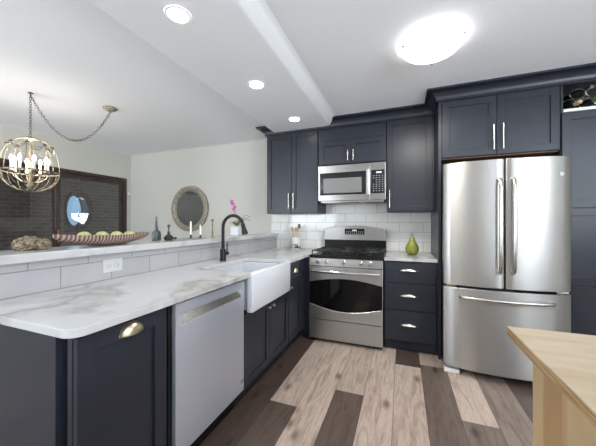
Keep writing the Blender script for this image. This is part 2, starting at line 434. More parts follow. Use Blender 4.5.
# wall behind the camera: two window openings
bm = BM()
for a, b in ((LX, -4.3), (-2.3, 1.05), (3.25, RX)): box(bm, a, b, FY-0.1, FY, 0, CEIL)
box(bm, -4.3, -2.3, FY-0.1, FY, 0, 0.2); box(bm, -4.3, -2.3, FY-0.1, FY, 2.4, CEIL)
box(bm, 1.05, 3.25, FY-0.1, FY, 0, 0.2); box(bm, 1.05, 3.25, FY-0.1, FY, 2.4, CEIL)
struct('wall_front', bm, M['wall'])
def window(n, ax, u0, u1, z0, z1, w):
    t = thing('window_%d' % n, None, None, ((u0+u1)/2, w, z0) if ax == 'y' else (w, (u0+u1)/2, z0), kind='structure')
    def bx(bm, a, b, c, d, e, f):
        if ax == 'y': box(bm, a, b, w+c, w+d, e, f)
        else: box(bm, w+c, w+d, a, b, e, f)
    bm = BM(); g = 0.05
    bx(bm, u0, u0+g, -.03, .03, z0, z1); bx(bm, u1-g, u1, -.03, .03, z0, z1)
    bx(bm, u0+g, u1-g, -.03, .03, z0, z0+g); bx(bm, u0+g, u1-g, -.03, .03, z1-g, z1)
    m = (u0+u1)/2; bx(bm, m-.025, m+.025, -.025, .025, z0+g, z1-g)
    obj('window_frame', bm, M['plastic'], t)
window(1, 'y', -4.3, -2.3, 0.2, 2.4, FY-0.06)
window(2, 'y', 1.05, 3.25, 0.2, 2.4, FY-0.06)
window(3, 'x', -1.85, -0.05, 0.6, 2.3, RX+0.06)

# dropped soffit beam over the peninsula
bm = BM()
prism(bm, [(-1.505, CEIL), (-1.50, 2.394), (-1.492, 2.39), (-.815, 2.39), (-.80, 2.3915), (-.785, 2.396), (-.735, 2.445), (-.715, 2.456), (-.695, CEIL)], FY, BY, lambda u, v, w: (u, w, v))
struct('trim_1', bm, M['ceil'], smooth=35)
# half wall behind the peninsula
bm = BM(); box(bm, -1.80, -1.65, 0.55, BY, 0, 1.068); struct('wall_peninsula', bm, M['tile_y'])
# tiled backsplash
bm = BM()
box(bm, -1.648, 0.3125, BY-0.009, BY, 0.914, 1.40); box(bm, -1.73, -1.648, BY-0.009, BY, 1.112, 1.40)
box(bm, -0.93, -0.17, BY-0.009, BY, 1.40, 1.50)
struct('wall_backsplash', bm, M['tile_x'])

# sliding glass door
t = thing('door_1', None, None, (LX, (D0+D1)/2, 0), kind='structure')
bm = BM()
box(bm, LX-0.09, LX+0.015, D0, D0+0.035, 0, DT, .003); box(bm, LX-0.09, LX+0.015, D1-0.045, D1, 0, DT, .003)
box(bm, LX-0.09, LX+0.015, D0+0.035, D1-0.045, DT-0.05, DT, .003); box(bm, LX-0.09, LX+0.01, D0+0.035, D1-0.045, 0, 0.03, .003)
obj('door_frame', bm, M['darkwood'], t)
mid = 2.43
for (a, b, x) in ((D0+0.036, mid+0.035, LX-0.065), (mid-0.045, D1-0.046, LX-0.028)):
    bm = BM(); s = 0.065
    box(bm, x-.015, x+.015, a, a+s, .031, DT-.051, .003); box(bm, x-.015, x+.015, b-s, b, .031, DT-.051, .003)
    box(bm, x-.015, x+.015, a+s, b-s, .031, .13, .003); box(bm, x-.015, x+.015, a+s, b-s, DT-.051-s, DT-.051, .003)
    p = obj('door_panel', bm, M['darkwood'], t)
    bm = BM(); box(bm, x-.003, x+.003, a+s-.003, b-s+.003, .127, DT-.048-s)
    obj('glass_pane', bm, M['glass'], p)
    if x > LX-0.05:
        bm = BM(); box(bm, x+.016, x+.035, a+.02, a+.045, .98, 1.16, .004)
        obj('door_handle', bm, M['wood_in'], p)
# outside: brick wall and ground
bm = BM(); box(bm, -6.9, -6.7, -1.5, 7.5, -0.1, 3.2); struct('wall_exterior', bm, M['brick'])
bm = BM(); box(bm, -6.7, LX-0.1, -1.5, 7.5, -0.12, -0.06); struct('ground', bm, M['bark'])
bm = BM(); box(bm, -6.7, LX-0.1, 2.2, 7.5, 2.75, 2.9); struct('brick_shade_roof', bm, M['darkwood'])  # unseen slab, length set to shade the far brick and open the rest

# ------------------------------------------------------------------ joinery helpers
class Face:
    """a vertical cabinet front: u along it, d outward, z up"""
    def __init__(s, kind, plane): s.k = kind; s.p = plane
    def box(s, bm, u0, u1, d0, d1, z0, z1, bev=0.0):
        if s.k == '-y': box(bm, u0, u1, s.p-d1, s.p-d0, z0, z1, bev)
        else: box(bm, s.p+d0, s.p+d1, u0, u1, z0, z1, bev)
    def pt(s, u, d, z):
        return (u, s.p-d, z) if s.k == '-y' else (s.p+d, u, z)

def shaker(F, u0, u1, z0, z1, rail=0.058, T=0.02, rec=0.011):
    bm = BM(); b = .0015
    F.box(bm, u0, u0+rail, 0, T, z0, z1, b); F.box(bm, u1-rail, u1, 0, T, z0, z1, b)
    F.box(bm, u0+rail-.001, u1-rail+.001, 0, T, z0, z0+rail, b); F.box(bm, u0+rail-.001, u1-rail+.001, 0, T, z1-rail, z1, b)
    F.box(bm, u0+rail-.002, u1-rail+.002, 0, T-rec, z0+rail-.002, z1-rail+.002)
    return bm

def bar_pull(F, u, z0, z1, T=0.02, r=0.006):
    bm = BM()
    tube(bm, [F.pt(u, T+.03, z0), F.pt(u, T+.03, z1)], r, 10)
    for z in (z0+.022, z1-.022): tube(bm, [F.pt(u, T-.001, z), F.pt(u, T+.03, z)], r*.8, 8)
    return bm

def cup_pull(F, u, z, w=0.105, h=0.032, dpt=0.026, T=0.02):
    bm = BM(); n, m = 20, 8
    a = w/2
    def shell(k):
        g = []
        for i in range(m+1):
            ph = PI/2*i/m
            g.append([bm.verts.new(F.pt(u+(a*k)*math.cos(th)*math.cos(ph) if False else u + a*k*math.cos(PI*j/n)*(1-0.0*ph),
                     T+dpt*k*math.sin(PI*j/n)*math.cos(ph), z+h*k*math.sin(PI*j/n)*math.sin(ph)*1.0))
                      for j, th in [(j, 0) for j in range(n+1)]])
        for r0, r1 in zip(g, g[1:]):
            for j in range(n): bm.faces.new((r0[j], r0[j+1], r1[j+1], r1[j]))
        return g
    A = shell(1); B = shell(0.9)
    for j in range(n): bm.faces.new((A[0][j], A[0][j+1], B[0][j+1], B[0][j]))
    for j in range(n): bm.faces.new((A[-1][j], A[-1][j+1], B[-1][j+1], B[-1][j]))
    F.box(bm, u-a-.003, u+a+.003, T-.001, T+.002, z-.004, z+.008)
    bmesh.ops.remove_doubles(bm, verts=bm.verts, dist=1e-5)
    return bm

def knob(F, u, z, T=0.02, r=0.013):
    bm = BM()
    ax = 'y' if F.k == '-y' else 'x'; sg = -1 if F.k == '-y' else 1
    prof = [(.006, -.001), (.005, .012), (r*.8, .016), (r, .022), (r*.8, .028), (0, .030)]
    lathe(bm, [(a, sg*h) for a, h in prof], F.pt(u, T, z), 16, ax)
    return bm

def crown(path_m, z0=2.362, z1=CEIL-0.001, proj=0.10):
    """cornice profile swept along mitred path; path_m = [(x,y,mx,my)]"""
    h = z1-z0
    prof = [(0.0, z0), (0.012, z0), (0.012, z0+.012)]
    for i in range(9):
        a = PI/2*i/8
        prof.append((0.018+(proj-.03)*(1-math.cos(a)), z0+.014+(h-.032)*math.sin(a)))
    prof += [(proj, z1-.016), (proj, z1), (0.0, z1)]
    bm = BM(); rings = []
    for x, y, mx, my in path_m:
        rings.append([bm.verts.new((x+mx*d, y+my*d, z)) for d, z in prof])
    n = len(prof)
    for a, b in zip(rings, rings[1:]):
        for i in range(n):
            j = (i+1) % n; bm.faces.new((a[i], a[j], b[j], b[i]))
    bm.faces.new(rings[0]); bm.faces.new(rings[-1])
    return bm

# ------------------------------------------------------------------ peninsula base run (faces +x)
PX = -0.997 - 0.02   # carcass front, doors stand 2 cm proud
FP = Face('+x', PX)
t = thing('base_cabinet', 'dark navy pull-out cabinet with cup pull, left of the dishwasher at peninsula end', 'cabinet', (-1.3, 0.77, 0))
bm = BM(); box(bm, -1.648, PX-.001, 0.621, 0.975, 0.11, 0.883); box(bm, -1.648, -1.085, 0.60, 0.621, 0, 0.883); obj('body', bm, M['navy'], t)
bm = BM()  # end panel beside the recessed corner strip
box(bm, -1.648, -1.085, 0.574, 0.599, 0.0, 0.883, .002)
obj('end_panel', bm, M['navy'], t)
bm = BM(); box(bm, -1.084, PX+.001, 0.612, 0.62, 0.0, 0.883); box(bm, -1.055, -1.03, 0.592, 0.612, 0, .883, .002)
obj('corner_shade_strip', bm, M['toe'], t)  # dark strip put into the corner where shade falls
bm = BM(); box(bm, -1.648, PX-.06, 0.60, 0.975, 0, 0.109); obj('toe_kick', bm, M['toe'], t)
d = obj('door', shaker(FP, 0.588, 0.950, 0.125, 0.868), M['navy'], t)
obj('cup_pull', cup_pull(FP, 0.782, 0.820, 0.098, .046, .030), M['champagne'], d, smooth=40, label='champagne brass cup pull')

# dishwasher
t = thing('dishwasher', 'stainless steel dishwasher with pocket handle built into the peninsula', 'dishwasher', (-1.3, 1.29, 0))
bm = BM(); box(bm, -1.60, PX-.002, 0.985, 1.598, 0.10, 0.875); obj('tub_housing', bm, M['enamel'], t)
bm = BM(); box(bm, -1.6, PX-.05, 0.985, 1.598, 0.0, 0.099); obj('toe_kick', bm, M['enamel'], t)
y0, y1 = 1.004, 1.600
h0, h1, hz0, hz1 = 1.038, 1.572, 0.762, 0.818
bm = BM()   # door slab with a pocket
box(bm, PX, PX+.024, y0, y1, 0.135, hz0, .003); box(bm, PX, PX+.024, y0, y1, hz1, 0.868, .003)
box(bm, PX, PX+.024, y0, h0, hz0-.004, hz1+.004); box(bm, PX, PX+.024, h1, y1, hz0-.004, hz1+.004)
box(bm, PX-.001, PX+.004, h0-.002, h1+.002, hz0-.002, hz1+.002)
dd = obj('door', bm, M['steely'], t)
bm = BM(); prism(bm, [(-.001, hz0+.001), (.020, hz0+.001), (.0215, hz0+.006), (.008, hz0+.042), (.004, hz0+.042)], h0+.003, h1-.003, lambda u, v, w: (PX+u, w, v))
obj('handle', bm, M['nickel'], dd, label='bright recessed grip strip')

def text_mesh(s, size, depth=0.0006):
    c = bpy.data.curves.new('t', 'FONT'); c.body = s; c.size = size; c.extrude = depth; c.align_x = 'CENTER'; c.align_y = 'CENTER'
    o = bpy.data.objects.new('t', c); COL.objects.link(o)
    dg = bpy.context.evaluated_depsgraph_get(); me = bpy.data.meshes.new_from_object(o.evaluated_get(dg))
    bpy.data.objects.remove(o); bpy.data.curves.remove(c)
    b = BM(); b.from_mesh(me); bpy.data.meshes.remove(me)
    return b
def emblem(parent, F, u, d, z, r=0.02):
    """round maker's badge: ring with two interlaced letters"""
    bm = BM(); ax = 'y' if F.k == '-y' else 'x'; sg = -1 if ax == 'y' else 1
    lathe(bm, [(0, 0), (r*1.0, 0), (r*1.0, sg*.0012), (0, sg*.0012)], F.pt(u, d, z), 28, ax)
    e = obj('badge', bm, M['pale'], parent, smooth=30)
    b = text_mesh('GE', r*1.15)
    # x right, z up on the face
    if ax == 'y': mt = Matrix.Translation(F.pt(u, d+.0014, z)) @ Matrix.Rotation(PI/2, 4, 'X')
    else: mt = Matrix.Translation(F.pt(u, d+.0014, z)) @ Matrix.Rotation(PI/2, 4, 'Z') @ Matrix.Rotation(PI/2, 4, 'X')
    b.transform(mt)
    lathe(b, [(r*.95, sg*.0012), (r*.95, sg*.002), (r*.82, sg*.002), (r*.82, sg*.0012)], F.pt(u, d, z), 28, ax, cap=False)
    obj('lettering', b, M['slot'], e)
emblem(dd, FP, 1.575, .024, 0.205, 0.017)

# sink base
t = thing('sink_cabinet', 'dark navy two-door cabinet under the white apron sink', 'cabinet', (-1.3, 2.0, 0))
bm = BM(); box(bm, -1.60, PX-.001, 1.602, 1.62, 0.11, 0.883); box(bm, -1.60, PX-.001, 2.37, 2.388, 0.11, 0.883); box(bm, -1.60, PX-.001, 1.62, 2.37, 0.11, 0.15); box(bm, PX-.02, PX-.001, 1.62, 2.37, 0.15, 0.625)
box(bm, PX-.002, PX+.02, 1.602, 1.607, .11, .635); box(bm, PX-.02, PX-.001, 1.62, 2.37, .625, .635)
obj('body', bm, M['navy'], t)
bm = BM(); box(bm, -1.6, PX-.06, 1.602, 2.388, 0, 0.109); obj('toe_kick', bm, M['toe'], t)
for a, b, ku in ((1.610, 1.993, 1.963), (1.998, 2.382, 2.035)):
    d = obj('door', shaker(FP, a, b, 0.125, 0.625, .055), M['navy'], t)
    obj('knob', knob(FP, ku, 0.583), M['champagne'], d, smooth=40, label='champagne brass knob')

# corner base
t = thing('corner_cabinet', 'narrow dark navy cabinet with one drawer over a door, between apron sink and range', 'cabinet', (-1.3, 2.6, 0))
bm = BM(); box(bm, -1.60, PX-.001, 2.392, 2.86, 0.11, 0.883); box(bm, PX-.001, PX+.018, 2.735, 2.86, .11, .883); box(bm, PX+.018, -.94, 2.84, 2.86, .11, .883)
box(bm, -1.60, -.94, 2.86, BY-.012, 0.11, 0.883)
obj('body', bm, M['navy'], t)
bm = BM(); box(bm, -1.6, PX-.06, 2.392, 2.86, 0, 0.109); box(bm, -1.6, -.95, 2.9, BY-.012, 0, .109); obj('toe_kick', bm, M['toe'], t)
d = obj('drawer', shaker(FP, 2.398, 2.73, 0.705, 0.868, .036), M['navy'], t)
obj('cup_pull', cup_pull(FP, 2.56, 0.766, 0.075, .042), M['champagne'], d, smooth=40, label='champagne brass cup pull')
d = obj('door', shaker(FP, 2.398, 2.73, 0.125, 0.698, .055), M['navy'], t)
obj('knob', knob(FP, 2.425, 0.64), M['champagne'], d, smooth=40, label='champagne brass knob')

# apron sink
t = thing('farmhouse_sink', 'white fireclay apron-front sink set into the peninsula counter', 'sink', (-1.2, 1.99, 0.66))
bm = BM()
sy0, sy1, sz0 = 1.650, 2.325, 0.637
box(bm, -1.0, -0.950, sy0-.012, sy1, sz0, 0.908, .010, 3)
obj('apron', bm, M['ceramic'], t, smooth=50)
bm = BM()
box(bm, -1.45, -1.425, sy0+.006, sy1-.006, sz0+.01, 0.882, .004); box(bm, -1.425, -1.001, sy0+.006, sy0+.03, sz0+.01, 0.882, .004)
box(bm, -1.425, -1.001, sy1-.03, sy1-.006, sz0+.01, 0.882, .004); box(bm, -1.425, -1.001, sy0+.03, sy1-.03, sz0+.01, sz0+.03)
obj('basin', bm, M['ceramic'], t)
bm = BM(); lathe(bm, [(0, .0305), (.045, .0305), (.05, .033), (.03, .0335), (0, .031)], (-1.25, 1.99, sz0), 24); obj('drain', bm, M['chrome'], t, smooth=40)

# countertops
def counter(name, poly, label, z0=0.884, z1=0.914):
    bm = BM(); prism(bm, poly, z0, z1)
    return obj(name, bm, M['quartz'], label=label, cat='countertop', bevel=.003, loc=(poly[0][0], poly[0][1], z0))
cx = -0.962
arc = [(cx-.05+.05*math.sin(a), 0.55+.05-.05*math.cos(a)) for a in [PI/2*i/6 for i in range(7)]]
counter('countertop', [(-1.648, 0.55)] + arc + [(cx, 1.660), (-1.415, 1.660), (-1.415, 2.315), (cx, 2.315), (cx, 2.845), (-.936, 2.845), (-.936, BY-.010), (-1.648, BY-.010)],
        'long white veined quartz countertop of the peninsula, wrapping around the sink to the range')
counter('countertop', [(-.166, 2.845), (.3125, 2.845), (.3125, BY-.010), (-.166, BY-.010)],
        'short white quartz countertop over the three drawers between range and refrigerator')
bm = BM(); prism(bm, [(-1.62, .54), (-1.62, BY-.001), (-1.93, BY-.001), (-1.93, .54)], 1.069, 1.111)
obj('bar_top', bm, M['quartz'], label='raised white quartz bar ledge on the tiled half wall', cat='countertop', bevel=.004, loc=(-1.62, .54, 1.069))

# outlet on the half wall
t = thing('outlet', 'white double outlet plate on the tiled half wall, below the carved bowl', 'outlet', (-1.65, 1.168, 0.994))
bm = BM(); box(bm, -1.6495, -1.644, 1.108, 1.228, 0.957, 1.033, .002); obj('plate', bm, M['outlet'], t)
for y in (1.143, 1.193):
    bm = BM(); lathe(bm, [(0, 0), (.017, 0), (.017, .003), (0, .003)], (-1.6442, y, .994), 20, 'x'); r = obj('receptacle', bm, M['outlet'], t)
    bm = BM()
    for dz in (-.007, .007): box(bm, -1.6415, -1.6405, y-.005, y+.004, .994+dz-.0013, .994+dz+.0013)
    box(bm, -1.6415, -1.6405, y+.008, y+.012, .992, .996)
    obj('slots', bm, M['slot'], r)

# faucet
t = thing('faucet', 'matte black gooseneck pull-down faucet behind the apron sink', 'faucet', (-1.50, 2.068, 0.914))
fx, fy = -1.50, 2.068
bm = BM(); lathe(bm, [(0, .0), (.030, 0), (.030, .004), (.026, .008), (.026, .10), (.022, .108), (0, .108)], (fx, fy, .9145), 24); obj('base', bm, M['blackmetal'], t, smooth=40)
pts = [(fx, fy, 1.02), (fx, fy, 1.10), (fx, fy, 1.20)]
R = 0.105
for i in range(1, 13):
    a = PI - PI*.92*i/12
    pts.append((fx+R+R*math.cos(a), fy, 1.215+R*math.sin(a)))
bm = BM(); tube(bm, pts, .0145, 14); obj('spout', bm, M['blackmetal'], t, smooth=60)
e = Vector(pts[-1]); bm = BM()
tube(bm, [e+Vector((-.001, 0, .004)), e+Vector((0.007, 0, -.03)), e+Vector((.017, 0, -.07)), e+Vector((.021, 0, -.086))], [.018, .019, .027, .026], 16); obj('spray_head', bm, M['blackmetal'], t, smooth=50)
bm = BM()
tube(bm, [(fx, fy+.02, .975), (fx, fy+.072, .975)], .016, 14)
tube(bm, [(fx, fy+.062, .98), (fx-.002, fy+.066, 1.03), (fx-.004, fy+.068, 1.075)], [.007, .006, .005], 8)
obj('handle', bm, M['blackmetal'], t, smooth=50)

# ------------------------------------------------------------------ wall run (faces -y)
UF = Face('-y', 3.16)         # wall cabinet carcass front, door 2 cm proud -> 3.14
def carcass(bm, x0, x1, y0, y1, z0, z1): box(bm, x0, x1, y0, y1, z0, z1, .001)
# left wall cabinet
t = thing('wall_cabinet', 'tall two-door charcoal wall cabinet left of the microwave', 'cabinet', (-1.27, 3.34, 1.375))
bm = BM(); carcass(bm, -1.615, -.935, 3.16, BY-.0095, 1.375, 2.385); obj('body', bm, M['navy'], t)
for a, b, pu in ((-1.610, -1.277, -1.302), (-1.272, -.939, -1.240)):
    d = obj('door', shaker(UF, a, b, 1.38, 2.362), M['navy'], t)
    obj('pull', bar_pull(UF, pu, 1.43, 1.62), M['nickel'], d, smooth=40, label='brushed nickel bar pull')
# over microwave
t = thing('wall_cabinet', 'short two-door charcoal wall cabinet directly above the microwave', 'cabinet', (-.55, 3.34, 1.93))
bm = BM(); carcass(bm, -.932, -.158, 3.16, BY-.001, 1.935, 2.385); UF.box(bm, -.928, -.162, 0, .006, 2.22, 2.362); obj('body', bm, M['navy'], t)
for a, b, pu in ((-.920, -.548, -.576), (-.543, -.166, -.514)):
    d = obj('door', shaker(UF, a, b, 1.94, 2.21), M['navy'], t)
    obj('pull', bar_pull(UF, pu, 1.965, 2.085), M['nickel'], d, smooth=40, label='brushed nickel bar pull')
# right
t = thing('wall_cabinet', 'single-door charcoal wall cabinet between microwave and refrigerator', 'cabinet', (.06, 3.34, 1.375))
bm = BM(); carcass(bm, -.155, .312, 3.16, BY-.0095, 1.375, 2.385); obj('body', bm, M['navy'], t)
d = obj('door', shaker(UF, -.151, .292, 1.38, 2.362), M['navy'], t)
obj('pull', bar_pull(UF, -.124, 1.42, 1.61), M['nickel'], d, smooth=40, label='brushed nickel bar pull')
# crown moulding
obj('crown_molding', crown([(-1.617, BY-.002, -1, 0), (-1.617, 3.139, -1, -1), (.312, 3.139, 0, -1)]), M['navy'],
    label='dark crown molding along the top of the three wall cabinets over the range', cat='molding', smooth=30, loc=(-1.617, 3.139, 2.362))
obj('crown_molding', crown([(.311, 3.1, -1, 0), (.311, 2.819, -1, -1), (2.0, 2.819, 0, -1)], proj=.10), M['navy'],
    label='dark crown molding along the top above the refrigerator cabinet and wine nook', cat='molding', smooth=30, loc=(.311, 2.819, 2.362))

# microwave
t = thing('microwave', 'stainless over-the-range microwave with black control panel', 'microwave', (-.562, 3.3, 1.50))
MF = 3.085
bm = BM(); box(bm, -.928, -.174, MF+.03, BY-.012, 1.515, 1.932, .002); obj('body', bm, M['enamel'], t)
bm = BM(); box(bm, -.90, -.20, MF+.02, MF+.3, 1.487, 1.514, .004); v = obj('vent_hood', bm, M['steel'], t)
bm = BM(); box(bm, -.70, -.45, MF+.015, MF+.06, 1.482, 1.4865); box(bm, -.38, -.24, MF+.05, MF+.14, 1.483, 1.4865); obj('filter', bm, M['enamel'], v)
bm = BM(); box(bm, -.930, -.335, MF, MF+.029, 1.508, 1.914, .006); d = obj('door', bm, M['steel'], t)
bm = BM(); box(bm, -.905, -.382, MF-.003, MF+.004, 1.575, 1.830, .003); w = obj('glass_frame', bm, M['blackgloss'], d)
bm = BM(); box(bm, -.862, -.428, MF-.0045, MF-.002, 1.597, 1.765, .001); obj('window_mesh', bm, M['greyglass'], w)
bm = BM(); prism(bm, [(-.372, 1.562), (-.342, 1.562), (-.342, 1.842), (-.372, 1.842)], MF-.035, MF-.02, lambda u, v, w: (u, w, v))
box(bm, -.365, -.349, MF-.021, MF+.002, 1.575, 1.60); box(bm, -.365, -.349, MF-.021, MF+.002, 1.80, 1.83); obj('handle', bm, M['chrome'], d, bevel=.004)
bm = BM(); box(bm, -.333, -.172, MF, MF+.029, 1.508, 1.914, .006); c = obj('control_panel', bm, M['steel'], t)
bm = BM(); box(bm, -.326, -.187, MF-.003, MF+.004, 1.578, 1.832, .003); k = obj('keypad', bm, M['blackgloss'], c)
bm = BM()
for r in range(8):
    for q in range(4):
        x = -.308+q*.031; z = 1.60+r*.0235
        if r in (4, 5) and q in (0,): continue
        box(bm, x, x+.016, MF-.0042, MF-.002, z, z+.009, .0005)
obj('buttons', bm, M['button'], k)
bm = BM(); box(bm, -.272, -.215, MF-.0042, MF-.002, 1.795, 1.813)
obj('display', bm, M['lit'], k)
b = text_mesh('GE', .014); b.transform(Matrix.Translation((-.60, MF-.001, 1.872)) @ Matrix.Rotation(PI/2, 4, 'X')); obj('badge', b, M['slot'], d)

for _c in t.children: pass
t.location.x += .012
# refrigerator housing
t = thing('side_panel', 'tall dark side panel between the counter and the refrigerator', 'panel', (.305, 3.1, 0))
t_b = BM(); box(t_b, .3135, .338, 2.822, BY-.001, 0.0, 2.361, .001); obj('panel', t_b, M['navy'], t)
FF = Face('-y', 2.842)
t = thing('refrigerator_cabinet', 'deep two-door charcoal cabinet above the stainless refrigerator', 'cabinet', (.76, 3.1, 1.84))
bm = BM(); carcass(bm, .3385, 1.198, 2.842, BY-.001, 1.846, 2.385); obj('body', bm, M['navy'], t)
bm = BM(); box(bm, .345, 1.19, 2.85, BY-.01, 1.838, 1.8455); obj('underside', bm, M['wood_in'], t)
for a, b, pu in ((.346, .764, .738), (.769, 1.192, .806)):
    d = obj('door', shaker(FF, a, b, 1.85, 2.361), M['navy'], t)
    obj('pull', bar_pull(FF, pu, 1.885, 2.10), M['nickel'], d, smooth=40, label='brushed nickel bar pull')
# pantry
t = thing('pantry_cabinet', 'full-height charcoal pantry cabinet right of the refrigerator with wine nook on top', 'cabinet', (1.6, 3.1, 0))
bm = BM(); carcass(bm, 1.20, 2.0, 2.842, BY-.001, 0.10, 2.145)
box(bm, 1.20, 1.216, 2.83, BY-.001, 2.145, 2.385); box(bm, 1.984, 2.0, 2.83, BY-.001, 2.145, 2.385); box(bm, 1.216, 1.984, 2.83, BY-.001, 2.362, 2.385); box(bm, 1.216, 1.984, 3.2, BY-.001, 2.17, 2.362)
obj('body', bm, M['navy'], t)
bm = BM(); box(bm, 1.2165, 1.9835, 2.824, 3.19, 2.1455, 2.168); obj('shelf', bm, M['pale'], t, label='pale shelf board of the wine nook')
bm = BM(); box(bm, 1.20, 2.0, 2.90, BY-.001, 0, .10); obj('toe_kick', bm, M['toe'], t)
for z0, z1 in ((1.378, 2.138), (.762, 1.368), (.112, .752)):
    for a, b in ((1.206, 1.598), (1.602, 1.994)):
        obj('door', shaker(FF, a, b, z0, z1), M['navy'], t)

# wine rack and bottles
t = thing('wine_rack', 'looped silver wire wine rack in the nook above the pantry', 'rack', (1.42, 2.98, 2.168))
bm = BM()
for yy in (2.86, 3.05):
    for (x, z) in ((1.268, 2.212), (1.372, 2.212), (1.476, 2.212), (1.320, 2.291), (1.424, 2.291)):
        r = .050
        tube(bm, [(x+r*math.cos(a), yy, z+r*math.sin(a)*.80) for a in [2*PI*i/20 for i in range(20)]], .0022, 6, closed=True)
    tube(bm, [(1.225, yy, 2.1705), (1.52, yy, 2.1705)], .0022, 6)
for x in (1.268, 1.372, 1.476): tube(bm, [(x, 2.86, 2.1705), (x, 3.05, 2.1705)], .0022, 6)
obj('wire_loops', bm, M['chrome'], t, smooth=60)
def wine(loc, tip, foil, label):
    t = thing('wine_bottle', label, 'bottle', loc, 'wine bottles in the nook')
    rot = Vector((0, 0, 1)).rotation_difference(Vector(tip).normalized()).to_matrix().to_4x4()
    mt = Matrix.Translation(loc) @ rot
    bm = BM(); lathe(bm, [(0, 0), (.033, 0), (.0345, .004), (.0345, .17), (.030, .19), (.016, .215), (.0135, .24), (.0135, .262), (0, .262)], n=20); bm.transform(mt); b = obj('glass_body', bm, M['darkglass'], t, smooth=40)
    bm = BM(); lathe(bm, [(.0142, .222), (.0150, .262), (.0155, .285), (0, .286)], n=16); bm.transform(mt); obj('foil_cap', bm, foil, t, smooth=40)
wine((1.290, 3.08, 2.297), (.36, -1, .08), M['nickel'], 'dark wine bottle with silver cap on the upper row of the wire rack')
wine((1.372, 3.08, 2.212), (.18, -1, .04), M['foil'], 'dark wine bottle with green foil neck on the lower row of the wire rack')
wine((1.266, 3.09, 2.210), (.17, -1, 0), M['cork'], 'dark wine bottle with tan cap at the left end of the lower rack row')

# drawer base right of range
t = thing('drawer_cabinet', 'navy three-drawer base cabinet between range and refrigerator', 'cabinet', (.06, 3.15, 0))
DF = Face('-y', 2.872)
bm = BM(); carcass(bm, -.164, .3125, 2.872, BY-.001, .105, .883); obj('body', bm, M['navy'], t)
bm = BM(); box(bm, -.164, .3125, 2.915, BY-.001, 0, .104); obj('toe_kick', bm, M['toe'], t)
for z0, z1, pz in ((.672, .872, .792), (.412, .665, .546), (.112, .405, .262)):
    bm = BM(); DF.box(bm, -.160, .296, 0, .02, z0, z1, .0015)
    if z0 > .0:
        pass
    d = obj('drawer', bm, M['navy'], t)
    obj('cup_pull', cup_pull(DF, .063, pz, .155, .026, .028), M['nickel'], d, smooth=40, label='satin nickel cup pull')

# ------------------------------------------------------------------ range
RF = 2.80
t = thing('range', 'stainless gas range with black cooktop between the base cabinets', 'stove', (-.55, 3.1, 0))
x0, x1 = -.931, -.172
bm = BM(); box(bm, x0, x1, RF+.03, 3.46, .03, .885, .002); body = obj('body', bm, M['enamel'], t)
bm = BM(); box(bm, x0+.01, x1-.01, RF+.05, 3.4, 0, .03); obj('plinth', bm, M['toe'], t)
bm = BM(); box(bm, x0+.001, x1-.001, RF, RF+.029, .035, .235, .004); obj('storage_drawer', bm, M['steel'], t)
bm = BM(); box(bm, x0+.001, x1-.001, RF, RF+.029, .243, .795, .004); door = obj('oven_door', bm, M['steel'], t)
# arched oven glass
poly = []; n = 24; gx0, gx1 = x0+.006, x1-.006
for i in range(n+1):
    s = i/n; poly.append((gx0+(gx1-gx0)*s, .405-.062*math.sin(PI*s)))
for i in range(n+1):
    s = 1-i/n; poly.append((gx0+(gx1-gx0)*s, .632+.048*math.sin(PI*s)))
bm = BM(); prism(bm, poly, RF-.004, RF+.004, lambda u, v, w: (u, w, v)); obj('oven_glass', bm, M['blackgloss'], door)
bm = BM(); tube(bm, [(gx0+(gx1-gx0)*i/n, RF-.005, .400-.062*math.sin(PI*i/n)) for i in range(n+1)], .005, 8); obj('curved_trim', bm, M['chrome'], door, smooth=60)
bm = BM()
tube(bm, [(-.895+.69*s, RF-.035-.022*math.sin(PI*s), .752-.0*s) for s in [i/16 for i in range(17)]], .0135, 12, flat=1.1)
for x in (-.885, -.215): tube(bm, [(x, RF+.002, .752), (x, RF-.036, .752)], .012, 10)
obj('handle', bm, M['chrome'], door, smooth=60)
bm = BM(); prism(bm, [(RF+.029, .803), (RF+.004, .803), (RF+.014, .882), (RF+.029, .884)], x0+.001, x1-.001, lambda u, v, w: (w, u, v)); cp = obj('control_panel', bm, M['steel'], t)
for x in (-.835, -.745, -.56, -.385, -.295):
    bm = BM(); lathe(bm, [(0, .004), (.023, .004), (.023, -.004), (.019, -.007), (.017, -.03), (.014, -.033), (0, -.033)], (x, RF+.004, .846), 22, 'y')
    box(bm, x-.003, x+.003, RF-.034, RF-.028, .831, .861, .001)
    obj('knob', bm, M['chrome'], cp, smooth=40)
bm = BM(); box(bm, x0, x1, RF+.006, 3.40, .886, .918, .006); ct = obj('cooktop', bm, M['enamel'], t)
# burners
for (x, y, r) in ((-.78, 2.97, .045), (-.78, 3.23, .038), (-.55, 3.10, .05), (-.32, 2.97, .05), (-.32, 3.23, .038)):
    bm = BM(); lathe(bm, [(0, 0), (r+.012, 0), (r+.010, .008), (r, .010), (r, .018), (0, .019)], (x, y, .9185), 24, sy=(1.6 if x == -.55 else 1)); obj('burner', bm, M['iron'], ct, smooth=40)
